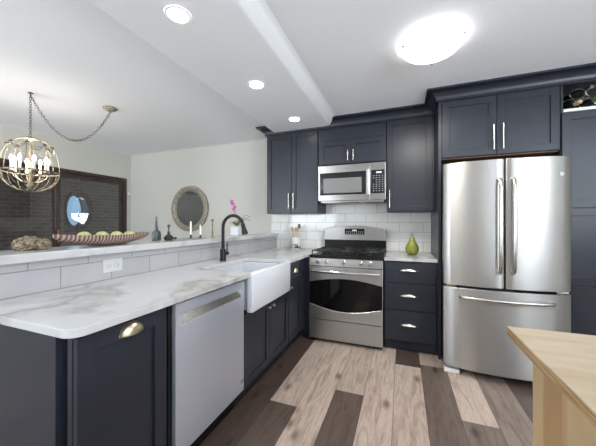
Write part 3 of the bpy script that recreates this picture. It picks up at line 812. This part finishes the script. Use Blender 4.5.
# grates
for gx0_, gx1_ in ((-.915, -.675), (-.665, -.438), (-.428, -.188)):
    bm = BM(); ya, yb, z, r = 2.845, 3.375, .955, .0065
    tube(bm, [(gx0_+.02, ya, z), (gx1_-.02, ya, z), (gx1_, ya+.02, z), (gx1_, yb-.02, z), (gx1_-.02, yb, z), (gx0_+.02, yb, z), (gx0_, yb-.02, z), (gx0_, ya+.02, z)], r, 6, closed=True)
    mx = (gx0_+gx1_)/2
    tube(bm, [(mx, ya, z), (mx, yb, z)], r, 6)
    for y in (2.97, 3.11, 3.23): tube(bm, [(gx0_, y, z), (gx1_, y, z)], r, 6)
    for yc in (2.97, 3.23): tube(bm, [(mx+.055*math.cos(a), yc+.055*math.sin(a), z+.001) for a in [2*PI*i/16 for i in range(16)]], r*.8, 6, closed=True)
    for (x, y) in ((gx0_, ya+.02), (gx1_, ya+.02), (gx0_, yb-.02), (gx1_, yb-.02)): tube(bm, [(x, y, .9185), (x, y, z)], r, 6)
    obj('grate', bm, M['iron'], ct, smooth=50)
# backguard
poly = [(x0+.002, 1.045), (x1-.002, 1.045), (x1-.002, 1.165), (x1-.02, 1.183)]
for i in range(9): s = i/8; poly.append((x1-.03-(x1-x0-.06)*s, 1.186+.038*math.sin(PI*s)))
poly += [(x0+.02, 1.183), (x0+.002, 1.165)]
bm = BM(); prism(bm, poly, 3.405, 3.49, lambda u, v, w: (u, w, v)); bg = obj('backguard', bm, M['steel'], t, bevel=.004)
bm = BM(); box(bm, x0+.004, x1-.004, 3.425, 3.49, .886, 1.044); obj('backguard_base', bm, M['enamel'], t)
bm = BM(); box(bm, -.665, -.425, 3.400, 3.408, 1.115, 1.188, .003); kp = obj('display_panel', bm, M['blackgloss'], bg)
bm = BM()
for i in range(9):
    for j in range(2): box(bm, -.650+i*.0245, -.637+i*.0245, 3.3985, 3.4005, 1.126+j*.018, 1.135+j*.018)
obj('buttons', bm, M['button'], kp)
bm = BM(); box(bm, -.572, -.518, 3.3985, 3.4005, 1.158, 1.174); obj('display', bm, M['lit'], kp)

# ------------------------------------------------------------------ refrigerator
t = thing('refrigerator', 'stainless french-door refrigerator with bottom freezer', 'refrigerator', (.755, 3.05, 0))
fx0, fx1, fc = .327, 1.172, .746
bm = BM(); box(bm, fx0+.018, fx1-.006, 2.66, 3.42, .045, 1.735, .004); obj('body', bm, M['enamel'], t)
def bow(x): # front surface of the bowed doors
    s = (x-fc)/(.43); return 2.545+.062*s*s
def bowed(xa, xb, z0, z1):
    n = 14; poly = []
    poly += [(xb, 2.655), (xa, 2.655)]
    r = .012
    for i in range(n+1):
        x = xa+(xb-xa)*i/n
        e = min(x-xa, xb-x); dd_ = 0
        if e < r: dd_ = r-math.sqrt(max(0, r*r-(r-e)**2))
        poly.append((x, bow(x)+dd_))
    bm = BM(); prism(bm, poly, z0, z1); return bm
dl = obj('door', bowed(fx0, fc-.004, .742, 1.752), M['steelv'], t, smooth=35, bevel=.004)
dr = obj('door', bowed(fc+.004, fx1, .742, 1.752), M['steelv'], t, smooth=35, bevel=.004)
fd = obj('freezer_drawer', bowed(fx0, fx1, .062, .722), M['steelv'], t, smooth=35, bevel=.004)
for x, p in ((fc-.043, dl), (fc+.043, dr)):
    y = bow(x); bm = BM()
    pts = [(x, y+.002, .865), (x, y-.02, .868), (x, y-.042, .885), (x, y-.052, .93), (x, y-.056, 1.05), (x, y-.058, 1.23), (x, y-.056, 1.40), (x, y-.052, 1.53), (x, y-.042, 1.575), (x, y-.02, 1.592), (x, y+.002, 1.595)]
    tube(bm, pts, .0135, 12); obj('handle', bm, M['nickel'], p, smooth=60)
bm = BM(); n = 16; xa, xb = .445, 1.045
pts = [(xa, bow(xa)+.002, .655), (xa, bow(xa)-.02, .655)]
for i in range(n+1):
    s = i/n; x = xa+.015+(xb-xa-.03)*s; pts.append((x, bow(x)-.04-.012*math.sin(PI*s), .655))
pts += [(xb, bow(xb)-.02, .655), (xb, bow(xb)+.002, .655)]
tube(bm, pts, .013, 12); obj('handle', bm, M['nickel'], fd, smooth=60)
bm = BM(); box(bm, fx0+.02, fx1-.02, 2.67, 2.70, .022, .06); obj('base_grille', bm, M['slot'], t)
for xa, xw in ((fx0+.005, .115), (fx1-.12, .115)):
    bm = BM(); box(bm, xa, xa+xw, 2.60, 2.66, .002, .040, .006); obj('leveling_foot', bm, M['plastic'], t, label='white leveling foot')
for xa in (fx0+.02, fx1-.09):
    bm = BM(); box(bm, xa, xa+.07, 2.60, 2.68, .7245, .7405, .002); obj('hinge', bm, M['nickel'], t)
EF = Face('-y', bow(1.105))
emblem(dr, EF, 1.105, .002, 1.617, .017)

# ------------------------------------------------------------------ island (unfinished)
t = thing('kitchen_island', 'unfinished pale wood island corner in the right foreground', 'island', (.95, .3, 0))
bm = BM(); box(bm, .322, 1.75, -.9, 1.088, .885, .914, .002); tp = obj('top', bm, M['maple'], t)
bm = BM(); box(bm, .3205, .3225, -.895, 1.083, .8865, .9125); obj('edge_band', bm, M['ply'], tp)
bm = BM(); box(bm, .378, .440, .985, 1.052, 0, .884, .002); obj('post', bm, M['mapley'], t)
bm = BM(); box(bm, .420, 1.60, -.8, 1.04, 0.0, .884, .001); obj('body', bm, M['mapley'], t)
bm = BM(); box(bm, .392, .4195, -.78, .895, .03, .880, .002); obj('side_board', bm, M['mapley'], t)

# ------------------------------------------------------------------ things on the counters
t = thing('pear', 'large green ceramic-like pear standing on the short counter right of the range', 'pear', (.102, 3.2, .914))
bm = BM(); lathe(bm, [(0, .004), (.03, .0), (.052, .012), (.066, .042), (.068, .07), (.060, .10), (.042, .13), (.030, .155), (.025, .175), (.018, .19), (0, .196)], (.102, 3.2, .914), 28); obj('fruit', bm, M['pear'], t, smooth=60)
bm = BM(); tube(bm, [(.102, 3.2, 1.105), (.103, 3.2, 1.125), (.110, 3.2, 1.14)], [.004, .0035, .005], 8); obj('stem', bm, M['stem'], t, smooth=60)

c0 = (-1.315, 3.40, .9142)
t = thing('utensil_crock', 'white crock with dark botanical pattern left of the range', 'crock', c0)
bm = BM(); lathe(bm, [(0, 0), (.058, 0), (.062, .006), (.062, .148), (.066, .156), (.062, .160), (.056, .158), (.055, .02), (0, .015)], c0, 28); obj('vessel', bm, M['crock'], t, smooth=50, loc=c0)
bm = BM(); tube(bm, [(-1.374, 3.38, 1.04), (-1.397, 3.375, 1.045), (-1.407, 3.37, 1.01), (-1.397, 3.375, .965), (-1.374, 3.38, .96)], .006, 8); obj('handle', bm, M['ceramic'], t, smooth=60)
def spoon(dx, dy, top, kind, m, label):
    b = Vector((c0[0]+dx*.3, c0[1]+dy*.3, .936)); e = Vector((c0[0]+dx, c0[1]+dy, top))
    t = thing(kind, label, 'utensil', tuple(b))
    mid_ = b.lerp(e, .75); bm = BM(); tube(bm, [b, mid_, e.lerp(mid_, .2)], .0055, 8); obj('handle', bm, M['spoonwood'], t, smooth=60)
    bm = BM(); ball(bm, e, .026, .8, .3, 1.25); obj('head', bm, m, t, smooth=60)
spoon(-.052, .0, 1.175, 'wooden_spoon', M['spoonwood'], 'wooden spoon leaning left in the utensil crock')
spoon(.0, .01, 1.170, 'wooden_spatula', M['spoonwood'], 'short wooden utensil in the middle of the crock')
spoon(.047, .0, 1.215, 'cooking_spoon', M['bronze'], 'dark-headed tall spoon leaning right in the utensil crock')

LZ = 1.1115
# carved boat bowl
by0, by1, bx_, L = .925, 1.53, -1.775, .605
t = thing('dough_bowl', 'long carved wooden boat-shaped bowl on the bar ledge', 'bowl', (bx_, (by0+by1)/2, LZ))
bm = BM(); n, m = 40, 12
def bowlpt(s, th, k=0.0):
    # s 0..1 along y; th 0..pi across, -> outer/inner
    w = (math.sin(PI*s)**.55)*(.098-k)+.002; dep = (math.sin(PI*s)**.6)*(.066-k)
    rim = .080+.012*abs(2*s-1)**2
    rib = (0.0035*math.sin(th*14+s*14) if k == 0 else 0)*math.sin(th)
    return (bx_-math.cos(th)*(w+rib), by0+k+(by1-by0-2*k)*s, LZ+rim-min(math.sin(th)**.7, 1)*(dep+rim-.0795-0.012*0) - 0.0)
def shell(k):
    g = []
    for i in range(n+1):
        s = .012+.976*i/n
        g.append([bm.verts.new(bowlpt(s, PI*j/m if True else 0, k)) for j in range(m+1)])
    for a, b in zip(g, g[1:]):
        for j in range(m): bm.faces.new((a[j], a[j+1], b[j+1], b[j]))
    return g
A = shell(0.0); B = shell(.008)
for i in range(n):
    for j in (0, m): bm.faces.new((A[i][j], A[i+1][j], B[i+1][j], B[i][j]))
for i in (0, n):
    for j in range(m): bm.faces.new((A[i][j], A[i][j+1], B[i][j+1], B[i][j]))
zmin = min(v.co.z for v in bm.verts)
for v in bm.verts: v.co.z += LZ+.0005-zmin
bmesh.ops.subdivide_edges(bm, edges=[], cuts=0)
M['bowlrib'] = mat('fluted_bowl_wood', srgb(150, 115, 100), .6)
tt = NT(M['bowlrib'])
w_ = tt.n('ShaderNodeTexWave', Scale=17.0, Distortion=3.5, Detail=3); w_.bands_direction = 'Y'
vv = tt.coords((1, 1.0, .7)); tt.l(vv, w_.inputs['Vector'])
tt.l(tt.ramp(w_.outputs[0], [(.1, srgb(104, 78, 72)), (.55, srgb(136, 108, 99)), (.9, srgb(178, 156, 146))]), tt.b.inputs['Base Color']); tt.bump(w_.outputs[0], .4, .005)
obj('vessel', bm, M['bowlrib'], t, smooth=60)
for i, (dy, r, lab) in enumerate(((1.085, .034, 'pale green artichoke-like fruit nearest the left end of the carved bowl'), (1.19, .033, 'pale green fruit second from the left end of the carved bowl'),
                             (1.285, .032, 'pale green fruit third from the left end of the carved bowl'), (1.375, .032, 'pale green fruit nearest the right end of the carved bowl'))):
    bm = BM(); ball(bm, (bx_, dy, 0), r, 1.05, 1.15, .95, 18, 12)
    for v in bm.verts: v.co += Vector((0, 0, LZ+.058)) 
    obj('green_fruit', bm, M['fruit'], label=lab, cat='fruit', group='green fruit in the carved bowl', smooth=60, loc=(bx_, dy, LZ+.04))
# dried hydrangeas
random.seed(11)
def hydrangea(c, r, label):
    t = thing('dried_hydrangea', label, 'dried flower', (c[0], c[1], LZ), 'dried hydrangeas on the bar ledge')
    bm = BM()
    bmesh.ops.create_icosphere(bm, subdivisions=5, radius=1)
    from mathutils import noise
    for v in bm.verts:
        p = v.co.normalized()
        q = 1+.22*noise.noise(p*2.1+Vector(c)*9)+.30*abs(noise.noise(p*7+Vector(c)*5))+.14*noise.noise(p*18)
        v.co = Vector((p.x*r*q, p.y*r*q, max(p.z*r*q*.84, -r*.72)))
    zm = min(v.co.z for v in bm.verts)
    for v in bm.verts: v.co += Vector((c[0], c[1], LZ+.001-zm))
    obj('flower_head', bm, M['dried'], t, smooth=180)
    bm = BM(); tube(bm, [(c[0]-.02, c[1]-r*.9, LZ+.02), (c[0]-.03, c[1]-r*1.35, LZ+.008)], .003, 6); obj('stem', bm, M['stem'], t)
hydrangea((-1.80, .815, 0), .038, 'leftmost beige dried hydrangea head on the bar ledge beside the carved bowl')
hydrangea((-1.875, .875, 0), .042, 'middle beige dried hydrangea head behind the other two')
hydrangea((-1.80, .893, 0), .035, 'beige dried hydrangea head touching the left tip of the carved bowl')
bm = BM()
for k in range(4):
    a = -1.3-.25*k; c = Vector((-1.79, .735, LZ+.004)); d_ = Vector((math.cos(a)*.5, math.sin(a), .25)).normalized()
    e = c+d_*.05; s = d_.cross(Vector((0, 0, 1)))*.011
    v = [bm.verts.new(p) for p in (c, c.lerp(e, .5)+s, e, c.lerp(e, .5)-s)]; f = bm.faces.new(v)
    r = bmesh.ops.extrude_face_region(bm, geom=[f]); bmesh.ops.translate(bm, verts=[g for g in r['geom'] if isinstance(g, bmesh.types.BMVert)], vec=(0, 0, .0015))
obj('leaf_sprig', bm, M['leaf'], label='small green leaf sprig at the left of the dried hydrangeas', cat='leaves', loc=(-1.79, .735, LZ))

# bottles
bx, by = -1.84, 1.66
t = thing('glass_decanter', 'grey smoky glass bottle with tall thin pointed stopper on the bar ledge', 'bottle', (bx, by, LZ))
bm = BM(); lathe(bm, [(0, 0), (.030, 0), (.034, .005), (.034, .055), (.028, .075), (.013, .088), (.011, .100), (0, .100)], (bx, by, LZ), 24); obj('vessel', bm, M['smoke'], t, smooth=50)
bm = BM(); lathe(bm, [(0, .1005), (.014, .1005), (.014, .108), (.009, .112), (.008, .15), (.004, .195), (0, .198)], (bx, by, LZ), 16); obj('stopper', bm, M['smoke'], t, smooth=50)
bx, by = -1.80, 1.745
t = thing('glass_vial', 'squat dark glass bottle with metal stopper on the bar ledge', 'bottle', (bx, by, LZ))
bm = BM(); lathe(bm, [(0, 0), (.030, 0), (.037, .010), (.036, .025), (.025, .040), (.012, .050), (.010, .068), (0, .068)], (bx, by, LZ), 24); obj('vessel', bm, M['darkglass'], t, smooth=50)
bm = BM(); lathe(bm, [(0, .0685), (.011, .0685), (.006, .078), (.005, .105), (.012, .112), (.013, .122), (.008, .130), (0, .132)], (bx, by, LZ), 16); obj('stopper', bm, M['bronze'], t, smooth=50)
bx, by = -1.86, 1.86
bm = BM(); lathe(bm, [(0, 0), (.022, 0), (.026, .006), (.024, .018), (.018, .020), (.016, .008), (0, .006)], (bx, by, LZ), 20)
obj('votive_cup', bm, M['smoke'], label='tiny low smoky glass cup right of the dark bottle', cat='cup', smooth=50, loc=(bx, by, LZ))
# tapers
def taper(bx, by, hh, top, lab1, lab2):
    t = thing('candle_holder', lab1, 'candle holder', (bx, by, LZ))
    bm = BM(); lathe(bm, [(0, 0), (.013, 0), (.013, .004), (.008, .008), (.008, hh), (.011, hh+.004), (0, hh+.005)], (bx, by, LZ), 16); obj('stem', bm, M['blackmetal'], t, smooth=50)
    bm = BM(); lathe(bm, [(0, hh+.0055), (.0095, hh+.0055), (.0075, top), (.002, top+.006), (0, top+.006)], (bx, by, LZ), 14)
    obj('taper_candle', bm, M['candle'], label=lab2, cat='candle', smooth=50, loc=(bx, by, LZ+hh+.0055))
taper(-1.85, 2.055, .030, .155, 'short black holder under the tall white taper in front of the mirror', 'tall white taper candle in front of the round mirror')
taper(-1.87, 2.21, .022, .120, 'short black holder under the shorter taper by the mirror edge', 'shorter ivory taper candle by the right edge of the mirror')
bx, by = -1.87, 2.395
bm = BM(); lathe(bm, [(0, 0), (.026, 0), (.026, .005), (.010, .012), (.007, .03), (.013, .038), (.007, .046), (.006, .10), (.012, .108), (.007, .118), (.007, .14), (.015, .150), (.017, .165), (.012, .168), (0, .160)], (bx, by, LZ), 18)
for v in bm.verts: v.co = Vector((bx+(v.co.x-bx)*.8, by+(v.co.y-by)*.8, LZ+(v.co.z-LZ)*1.1))
obj('candlestick', bm, M['olive_brass'], label='slim brass candlestick on the bar ledge left of the faucet', cat='candlestick', smooth=50, loc=(bx, by, LZ))

# orchid
ox, oy = -1.80, 2.74
t = thing('potted_orchid', 'small pink orchid in a white square pot behind the faucet', 'plant', (ox, oy, LZ))
bm = BM(); box(bm, ox-.05, ox+.05, oy-.05, oy+.05, LZ+.0005, LZ+.105, .006); obj('pot', bm, M['ceramic'], t)
bm = BM()
for a, l, up in ((.2, .17, .08), (.9, .15, .10), (.55, .16, .13), (2.6, .10, .06), (-.7, .15, .03), (1.6, .12, .08), (-2.0, .09, .05)):
    c = Vector((ox, oy, LZ+.104)); n_ = 8; prev = None
    side = Vector((-math.sin(a), math.cos(a), 0))
    rows = []
    for i in range(n_+1):
        s = i/n_; p = c+Vector((math.cos(a)*l*s, math.sin(a)*l*s, up*math.sin(s*2.2))); w = .017*math.sin(PI*min(1, s*.93+.07))+.001
        rows.append([bm.verts.new(p-side*w), bm.verts.new(p+Vector((0, 0, -.003))), bm.verts.new(p+side*w)])
    for r0, r1 in zip(rows, rows[1:]):
        bm.faces.new((r0[0], r0[1], r1[1], r1[0])); bm.faces.new((r0[1], r0[2], r1[2], r1[1]))
lv = obj('leaves', bm, M['leaf'], t, smooth=60); md = lv.modifiers.new('solid', 'SOLIDIFY'); md.thickness = .002
bm = BM(); sp = [(ox, oy, LZ+.10), (ox-.005, oy, LZ+.18), (ox-.008, oy-.01, LZ+.26), (ox-.025, oy-.02, LZ+.33), (ox-.04, oy-.03, LZ+.385)]
tube(bm, sp, .0028, 6); obj('flower_stem', bm, M['leaf'], t, smooth=60)
for (dx, dy, dz) in ((-.044, -.03, .395), (-.028, -.03, .36), (-.010, -.02, .325), (-.030, -.01, .30)):
    bm = BM(); c = Vector((ox+dx, oy+dy, LZ+dz))
    for k in range(5):
        a = 2*PI*k/5+.3; ball(bm, c+Vector((.35*math.cos(a), -.2, math.sin(a)))*.014+Vector((.010*math.cos(a), 0, 0)), .012, .9, .35, 1, 10, 6)
    ball(bm, c+Vector((0, -.008, 0)), .006, 1, 1, 1, 8, 6)
    obj('flower', bm, M['orchid'], t, smooth=60)

# ------------------------------------------------------------------ dining side
mc = Vector((-3.18, BY, 1.487))
t = thing('round_mirror', 'round mirror with ornate antiqued silver frame on the back dining wall', 'mirror', (mc.x, BY-.03, mc.z))
bm = BM(); lathe(bm, [(0, -.012), (.29, -.012), (.29, -.006), (0, -.006)], (mc.x, BY-.002, mc.z), 64, 'y'); obj('mirror_glass', bm, M['mirror'], t)
bm = BM(); lathe(bm, [(.277, -.001), (.277, -.020), (.285, -.030), (.298, -.024), (.315, -.040), (.338, -.042), (.352, -.030), (.362, -.030), (.366, -.018), (.366, -.001)], (mc.x, BY, mc.z), 72, 'y', cap=False)
for k in range(40):
    a = 2*PI*k/40; ball(bm, (mc.x+.327*math.cos(a), BY-.040, mc.z+.327*math.sin(a)), .014, 1, .5, 1, 8, 6)
obj('frame', bm, M['antique'], t, smooth=50)
# added oval on the brick, standing in for a reflection in the door glass
t = thing('oval_reflection', 'added dark-framed oval on the outside brick, standing in for a reflection in the door glass', 'mirror', (-6.68, 3.83, 1.45))
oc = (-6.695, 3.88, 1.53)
bm = BM(); lathe(bm, [(0, 0), (.31, 0), (.31, .012), (0, .012)], oc, 48, 'x', sx=.49, sy=1.12); obj('mirror_glass', bm, M['ovalrefl'], t)
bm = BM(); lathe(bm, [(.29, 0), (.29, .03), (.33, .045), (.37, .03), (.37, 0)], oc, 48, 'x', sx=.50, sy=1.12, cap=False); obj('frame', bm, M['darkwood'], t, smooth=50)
# thermostat
t = thing('thermostat', 'tiny round white sensor on the left wall right of the glass door', 'thermostat', (LX, 3.47, 1.78))
bm = BM(); lathe(bm, [(0, .001), (.028, .001), (.028, .016), (.02, .022), (0, .022)], (LX, 3.475, 1.77), 20, 'x'); b_ = obj('housing', bm, M['plastic'], t, smooth=40)

# ------------------------------------------------------------------ lamps
rl = thing('recessed_light', 'lit recessed downlight in the dropped beam, nearest the camera', 'ceiling light', (-1.145, 1.175, 2.39), 'downlights in the beam')
c = (-1.145, 1.175, 2.39)
bm = BM(); lathe(bm, [(.054, -.001), (.054, -.003), (.066, -.0045), (.070, -.001)], c, 32, cap=False); obj('trim_ring', bm, M['ceil'], rl, smooth=40)
bm = BM(); lathe(bm, [(0, -.0008), (.056, -.0008), (.056, -.0028), (0, -.0028)], c, 32); obj('lens', bm, M['lens'], rl)
for loc, lab in (((-1.12, 1.995, 2.39), 'lit recessed downlight in the dropped beam, middle of the three'), ((-1.10, 2.80, 2.39), 'lit recessed downlight in the dropped beam, nearest the wall cabinets')):
    cc = copy_tree(rl); cc.location = loc; cc['label'] = lab
for p in ((-1.145, 1.175), (-1.12, 1.995), (-1.10, 2.80)):
    d = bpy.data.lights.new('downlight_lamp', 'SPOT'); d.energy = 6; d.spot_size = math.radians(125); d.spot_blend = .6; d.shadow_soft_size = .06; d.color = (1, .96, .9)
    o = bpy.data.objects.new('downlight_lamp', d); COL.objects.link(o); o.location = (p[0], p[1], 2.375)

dc = (.185, 2.02, CEIL)
t = thing('flush_mount_light', 'large lit frosted glass dome light on the kitchen ceiling', 'ceiling light', dc)
bm = BM(); lathe(bm, [(0, -.001), (.15, -.001), (.15, -.02), (0, -.02)], dc, 36); obj('mounting_plate', bm, M['plastic'], t, smooth=40)
R_ = .192
bm = BM(); lathe(bm, [(R_, -.028), (R_*.97, -.040), (R_*.85, -.062), (R_*.65, -.082), (R_*.4, -.096), (R_*.15, -.102), (0, -.103)], dc, 48, cap=False)
sh = obj('glass_shade', bm, M['dome'], t, smooth=70); md = sh.modifiers.new('solid', 'SOLIDIFY'); md.thickness = .004
for a in (206, 330, 85):
    a = math.radians(a); px, py = dc[0]+R_*math.cos(a), dc[1]+R_*math.sin(a)
    bm = BM(); tube(bm, [(dc[0]+.14*math.cos(a), dc[1]+.14*math.sin(a), CEIL-.012), (px, py, CEIL-.022), (px+.006*math.cos(a), py+.006*math.sin(a), CEIL-.045)], .006, 8); ball(bm, (px+.004*math.cos(a), py+.004*math.sin(a), CEIL-.046), .011, 1, 1, 1, 10, 8)
    obj('clip', bm, M['nickel'], t, smooth=60)
d = bpy.data.lights.new('dome_lamp', 'AREA'); d.shape = 'DISK'; d.size = .36; d.energy = 11; d.color = (1, .97, .92)
o = bpy.data.objects.new('dome_lamp', d); COL.objects.link(o); o.location = (dc[0], dc[1], CEIL-.115)

# chandelier
hc = Vector((-3.215, 1.505, 0)); 
t = thing('chandelier', 'pale gilt globe cage chandelier with lit candle bulbs hanging by a swagged chain', 'chandelier', (hc.x, hc.y, 1.55))
zt, ze, zb, R0 = 2.045, 1.725, 1.545, .205
def link(bm, c, tdir, k, s=.016, r=.0022):
    tdir = tdir.normalized(); up = Vector((0, 0, 1)) if abs(tdir.z) < .9 else Vector((1, 0, 0))
    a = tdir.cross(up).normalized(); b = tdir.cross(a)
    sd = a if k % 2 else b
    tube(bm, [c+tdir*s*math.cos(q)+sd*s*.55*math.sin(q) for q in [2*PI*i/10 for i in range(10)]], r, 5, closed=True)
bm = BM(); z = 2.43; k = 0
while z > zt+.02: link(bm, Vector((hc.x, hc.y, z)), Vector((0, 0, 1)), k); z -= .024; k += 1
obj('hanging_chain', bm, M['bronze'], t)
# swag
cn = Vector((-2.86, 2.0, CEIL))
p0 = Vector((hc.x, hc.y, 2.44)); p1 = Vector((cn.x, cn.y, 2.41)); bm = BM()
N = 30; dx_ = (p1-p0); prev = None; pts = []
for i in range(N+1):
    s = i/N; p = p0+dx_*s; p.z -= 1.42*s*(1-s); pts.append(p)
acc = 0; k = 0
for a, b in zip(pts, pts[1:]):
    seg = (b-a).length; n_ = max(1, round(seg/.026))
    for i in range(n_): link(bm, a.lerp(b, (i+.5)/n_), b-a, k, s=.017); k += 1
obj('swag_chain', bm, M['bronze'], t)
bm = BM(); lathe(bm, [(0, -.0005), (.066, -.0005), (.068, -.006), (.050, -.022), (.022, -.036), (.012, -.045), (0, -.046)], cn, 28); obj('ceiling_canopy', bm, M['antique'], t, smooth=50)
bm = BM(); lathe(bm, [(0, -.0005), (.020, -.0005), (.018, -.006), (.006, -.010), (.005, -.03), (0, -.03)], (hc.x, hc.y, CEIL), 14); obj('ceiling_hook', bm, M['bronze'], t, smooth=50)
bm = BM(); lathe(bm, [(0, 0), (.03, .002), (.05, -.008), (.055, -.016), (.03, -.022), (.018, -.03), (.010, -.05), (.012, -.12), (.008, -.2), (.012, -.28), (.010, -.36), (.02, -.42), (.03, -.44), (.02, -.47), (.010, -.490), (0, -.50)], (hc.x, hc.y, zt), 18); obj('centre_stem', bm, M['gilt'], t, smooth=50)
for k in range(8):
    a = 2*PI*k/8+.2; ca_, sa = math.cos(a), math.sin(a)
    bm = BM(); pts = []
    for i in range(15):
        s = i/14
        ph = PI/2*s
        r = .035+(R0-.035)*math.sin(ph)**.85; zz = ze+(zt-.015-ze)*math.cos(ph)**.9 if s < 1 else ze
        pts.append((hc.x+r*ca_, hc.y+r*sa, zz))
    tube(bm, pts, .0026, 6); arm = obj('upper_rib', bm, M['gilt'], t, smooth=60)
    q = pts[6]; bm = BM(); ball(bm, (q[0], q[1], q[2]+.003), .017, 1, 1, .6, 12, 8)
    for j in range(6):
        b_ = 2*PI*j/6; ball(bm, (q[0]+.014*math.cos(b_), q[1]+.014*math.sin(b_), q[2]), .007, 1, 1, .6, 8, 6)
    obj('rosette', bm, M['bronze'], arm, smooth=60)
    a2 = a+2*PI/8; r6 = math.hypot(q[0]-hc.x, q[1]-hc.y); q2 = (hc.x+r6*math.cos(a2), hc.y+r6*math.sin(a2), q[2])
    bm = BM()
    for sg_ in (.05, .085): tube(bm, [(q[0]+(q2[0]-q[0])*s+.03*math.cos(a+PI/8)*math.sin(PI*s), q[1]+(q2[1]-q[1])*s+.03*math.sin(a+PI/8)*math.sin(PI*s), q[2]-sg_*4*s*(1-s)*.7) for s in [i/10 for i in range(11)]], .0024, 5)
    obj('swag', bm, M['gilt'], arm, smooth=60)
bm = BM(); lathe(bm, [(R0-.003, -.006), (R0+.003, -.007), (R0+.005, 0), (R0+.003, .006), (R0-.003, .006), (R0-.004, 0), (R0-.003, -.006)], (hc.x, hc.y, ze), 48, cap=False); obj('equator_band', bm, M['gilt'], t, smooth=40)
for k in range(16):
    a = 2*PI*k/16; bm = BM()
    tube(bm, [(hc.x+R0*math.cos(p)*math.cos(a+.35*(1-math.cos(p))), hc.y+R0*math.cos(p)*math.sin(a+.35*(1-math.cos(p))), ze-(ze-zb)*math.sin(p)) for p in [PI/2*i/10*.97 for i in range(11)]], .0027, 6)
    obj('lower_rib', bm, M['gilt'], t, smooth=60)
for k in range(8):
    a = 2*PI*k/8+.55; x, y = hc.x+.125*math.cos(a), hc.y+.125*math.sin(a)
    bm = BM(); tube(bm, [(hc.x, hc.y, ze-.10), (hc.x+.06*math.cos(a), hc.y+.06*math.sin(a), ze-.09), (hc.x+.11*math.cos(a), hc.y+.11*math.sin(a), ze-.05), (x, y, ze-.01)], .004, 6)
    lathe(bm, [(0, -.012), (.014, -.01), (.024, .0), (.022, .003), (0, .002)], (x, y, ze), 14)
    arm = obj('candle_arm', bm, M['gilt'], t, smooth=60)
    bm = BM(); lathe(bm, [(0, .003), (.0105, .003), (.0105, .085), (0, .086)], (x, y, ze), 12); obj('candle_sleeve', bm, M['candle'], arm, smooth=40)
    bm = BM(); lathe(bm, [(0, .087), (.008, .088), (.014, .105), (.012, .122), (.005, .140), (0, .147)], (x, y, ze), 12); obj('bulb', bm, M['bulb'], arm, smooth=60)
d = bpy.data.lights.new('chandelier_lamp', 'POINT'); d.energy = 8; d.shadow_soft_size = .12; d.color = (1, .93, .82)
o = bpy.data.objects.new('chandelier_lamp', d); COL.objects.link(o); o.location = (hc.x, hc.y, ze+.11)
